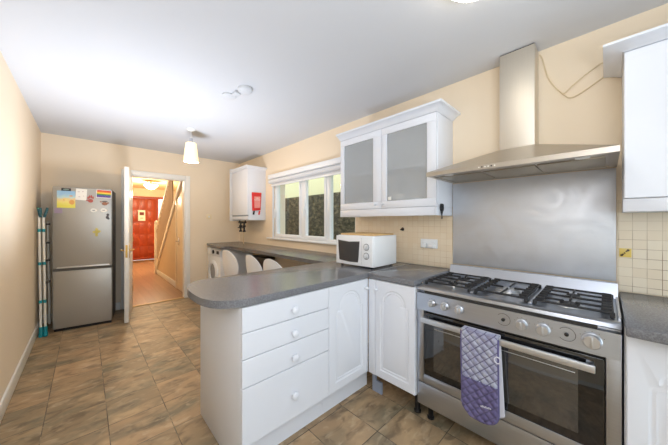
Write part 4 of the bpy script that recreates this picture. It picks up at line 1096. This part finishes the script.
solo('doormat', MB().box(1.05, 1.78, 10.30, 10.75, .0, .014, .004), mat('brown_coir', (128, 92, 62), .95, var=.2, scale=80), 'brown doormat on the hall floor in front of the red door', 'doormat')
t = solo('door_notice', MB().box(1.272, 1.468, 10.822, 10.826, 1.33, 1.69), M_paper, 'white notice with a dark picture pinned on the red front door', 'notice')
part('picture', MB().box(1.31, 1.43, 10.8195, 10.8215, 1.52, 1.62), mat('dark_red_print', (110, 44, 52), .7), t, 'dark red picture')
part('caption', MB().box(1.33, 1.41, 10.8195, 10.8215, 1.41, 1.43), mat('green_print', (110, 150, 120), .7), t)

t = thing('hall_ceiling_lamp', 'lit flush glass ceiling lamp in the hall seen through the doorway', 'ceiling lamp', (1.32, 8.77, H - .24))
part('base_ring', MB().lathe([(.07, 0), (.07, -.015), (.02, -.02), (.02, -.05), (.185, -.072), (.19, -.095), (.165, -.10)], (1.32, 8.77, H - .0005), n=36), M_brass, t, 'brass fitting')
part('glass_bowl', MB().lathe([(.172, -.101), (.165, -.13), (.13, -.175), (.08, -.215), (.02, -.235), (0, -.235)], (1.32, 8.77, H - .0005), n=36), lamp_mat('warm_lit_glass', (255, 232, 170), 6), t, 'warm lit glass bowl')
point('hall_light', (1.30, 8.9, H - .42), 62, (255, 232, 195), .12)
point('hall_light_near', (.75, 6.6, H - .3), 9, (255, 244, 228), .15)

# staircase: rises towards the kitchen
t = thing('staircase', 'cream painted staircase rising along the right side of the hall', 'staircase', (1.8, 7.0, 0))
M_stair = mat('cream_stair_gloss', (244, 234, 214), .35)
M_bal = mat('beige_balusters', (204, 178, 148), .5)
M_carpet = mat('beige_stair_carpet', (196, 172, 140), .95, var=.1, scale=60)
def band(y0, y1, lo, hi, x0, x1): return MB().prism([(y0, zs(y0) + lo), (y1, zs(y1) + lo), (y1, zs(y1) + hi), (y0, zs(y0) + hi)], 'YZ', x0, x1, .004)
ytop = 5.10
part('stringer', band(ytop, 7.80, -.02, .10, SX - .02, SX + .008), M_stair, t)
part('handrail', band(6.02, 7.84, .93, 1.0, SX - .02, SX + .04), M_stair, t)
part('newel_post', MB().box(SX - .035, SX + .055, 7.80, 7.89, 0, 1.25, .006).ball((SX + .01, 7.845, 1.28), .05), M_stair, t)
yy = 7.70
while yy > 6.1:
    part('baluster', MB().box(SX - .008, SX + .026, yy - .017, yy + .017, zs(yy) + .085, min(H - .01, zs(yy) + .94)), M_bal, t); yy -= .115
sp = [(7.80, 0.0)]
ns = 12
pts = []
for k in range(ns):
    y = 7.80 - k * .225; pts += [(y, .0 + k * .186), (y, (k + 1) * .186)]
y_end = 7.80 - ns * .225
pts += [(y_end, ns * .186), (y_end, ns * .186 - .25), (7.55, .0)]
part('steps', MB().prism(pts, 'YZ', SX + .055, 2.349), M_carpet, t)

# understair door
t = thing('door_3', '', '', (SX, 5.45, 0)); del t['label']; del t['category']; t['kind'] = 'structure'
M_cream = mat('cream_door_gloss', (242, 226, 196), .35)
part('door_frame', MB().box(SX - .02, SX + .009, 5.76, 5.83, 0, 1.72, .004), M_cream, t)
lf = part('door_leaf', MB().prism([(5.10, .01), (5.755, .01), (5.755, 1.69), (5.10, 1.98)], 'YZ', SX - .012, SX + .009, .003), M_cream, t)
part('door_handle', MB().tube([(SX - .012, 5.60, .93), (SX - .055, 5.60, .93), (SX - .06, 5.58, .93), (SX - .06, 5.50, .93)], .009, 8).box(SX - .018, SX - .0125, 5.58, 5.62, .85, 1.0, .002), M_chrome, lf, 'metal lever handle')
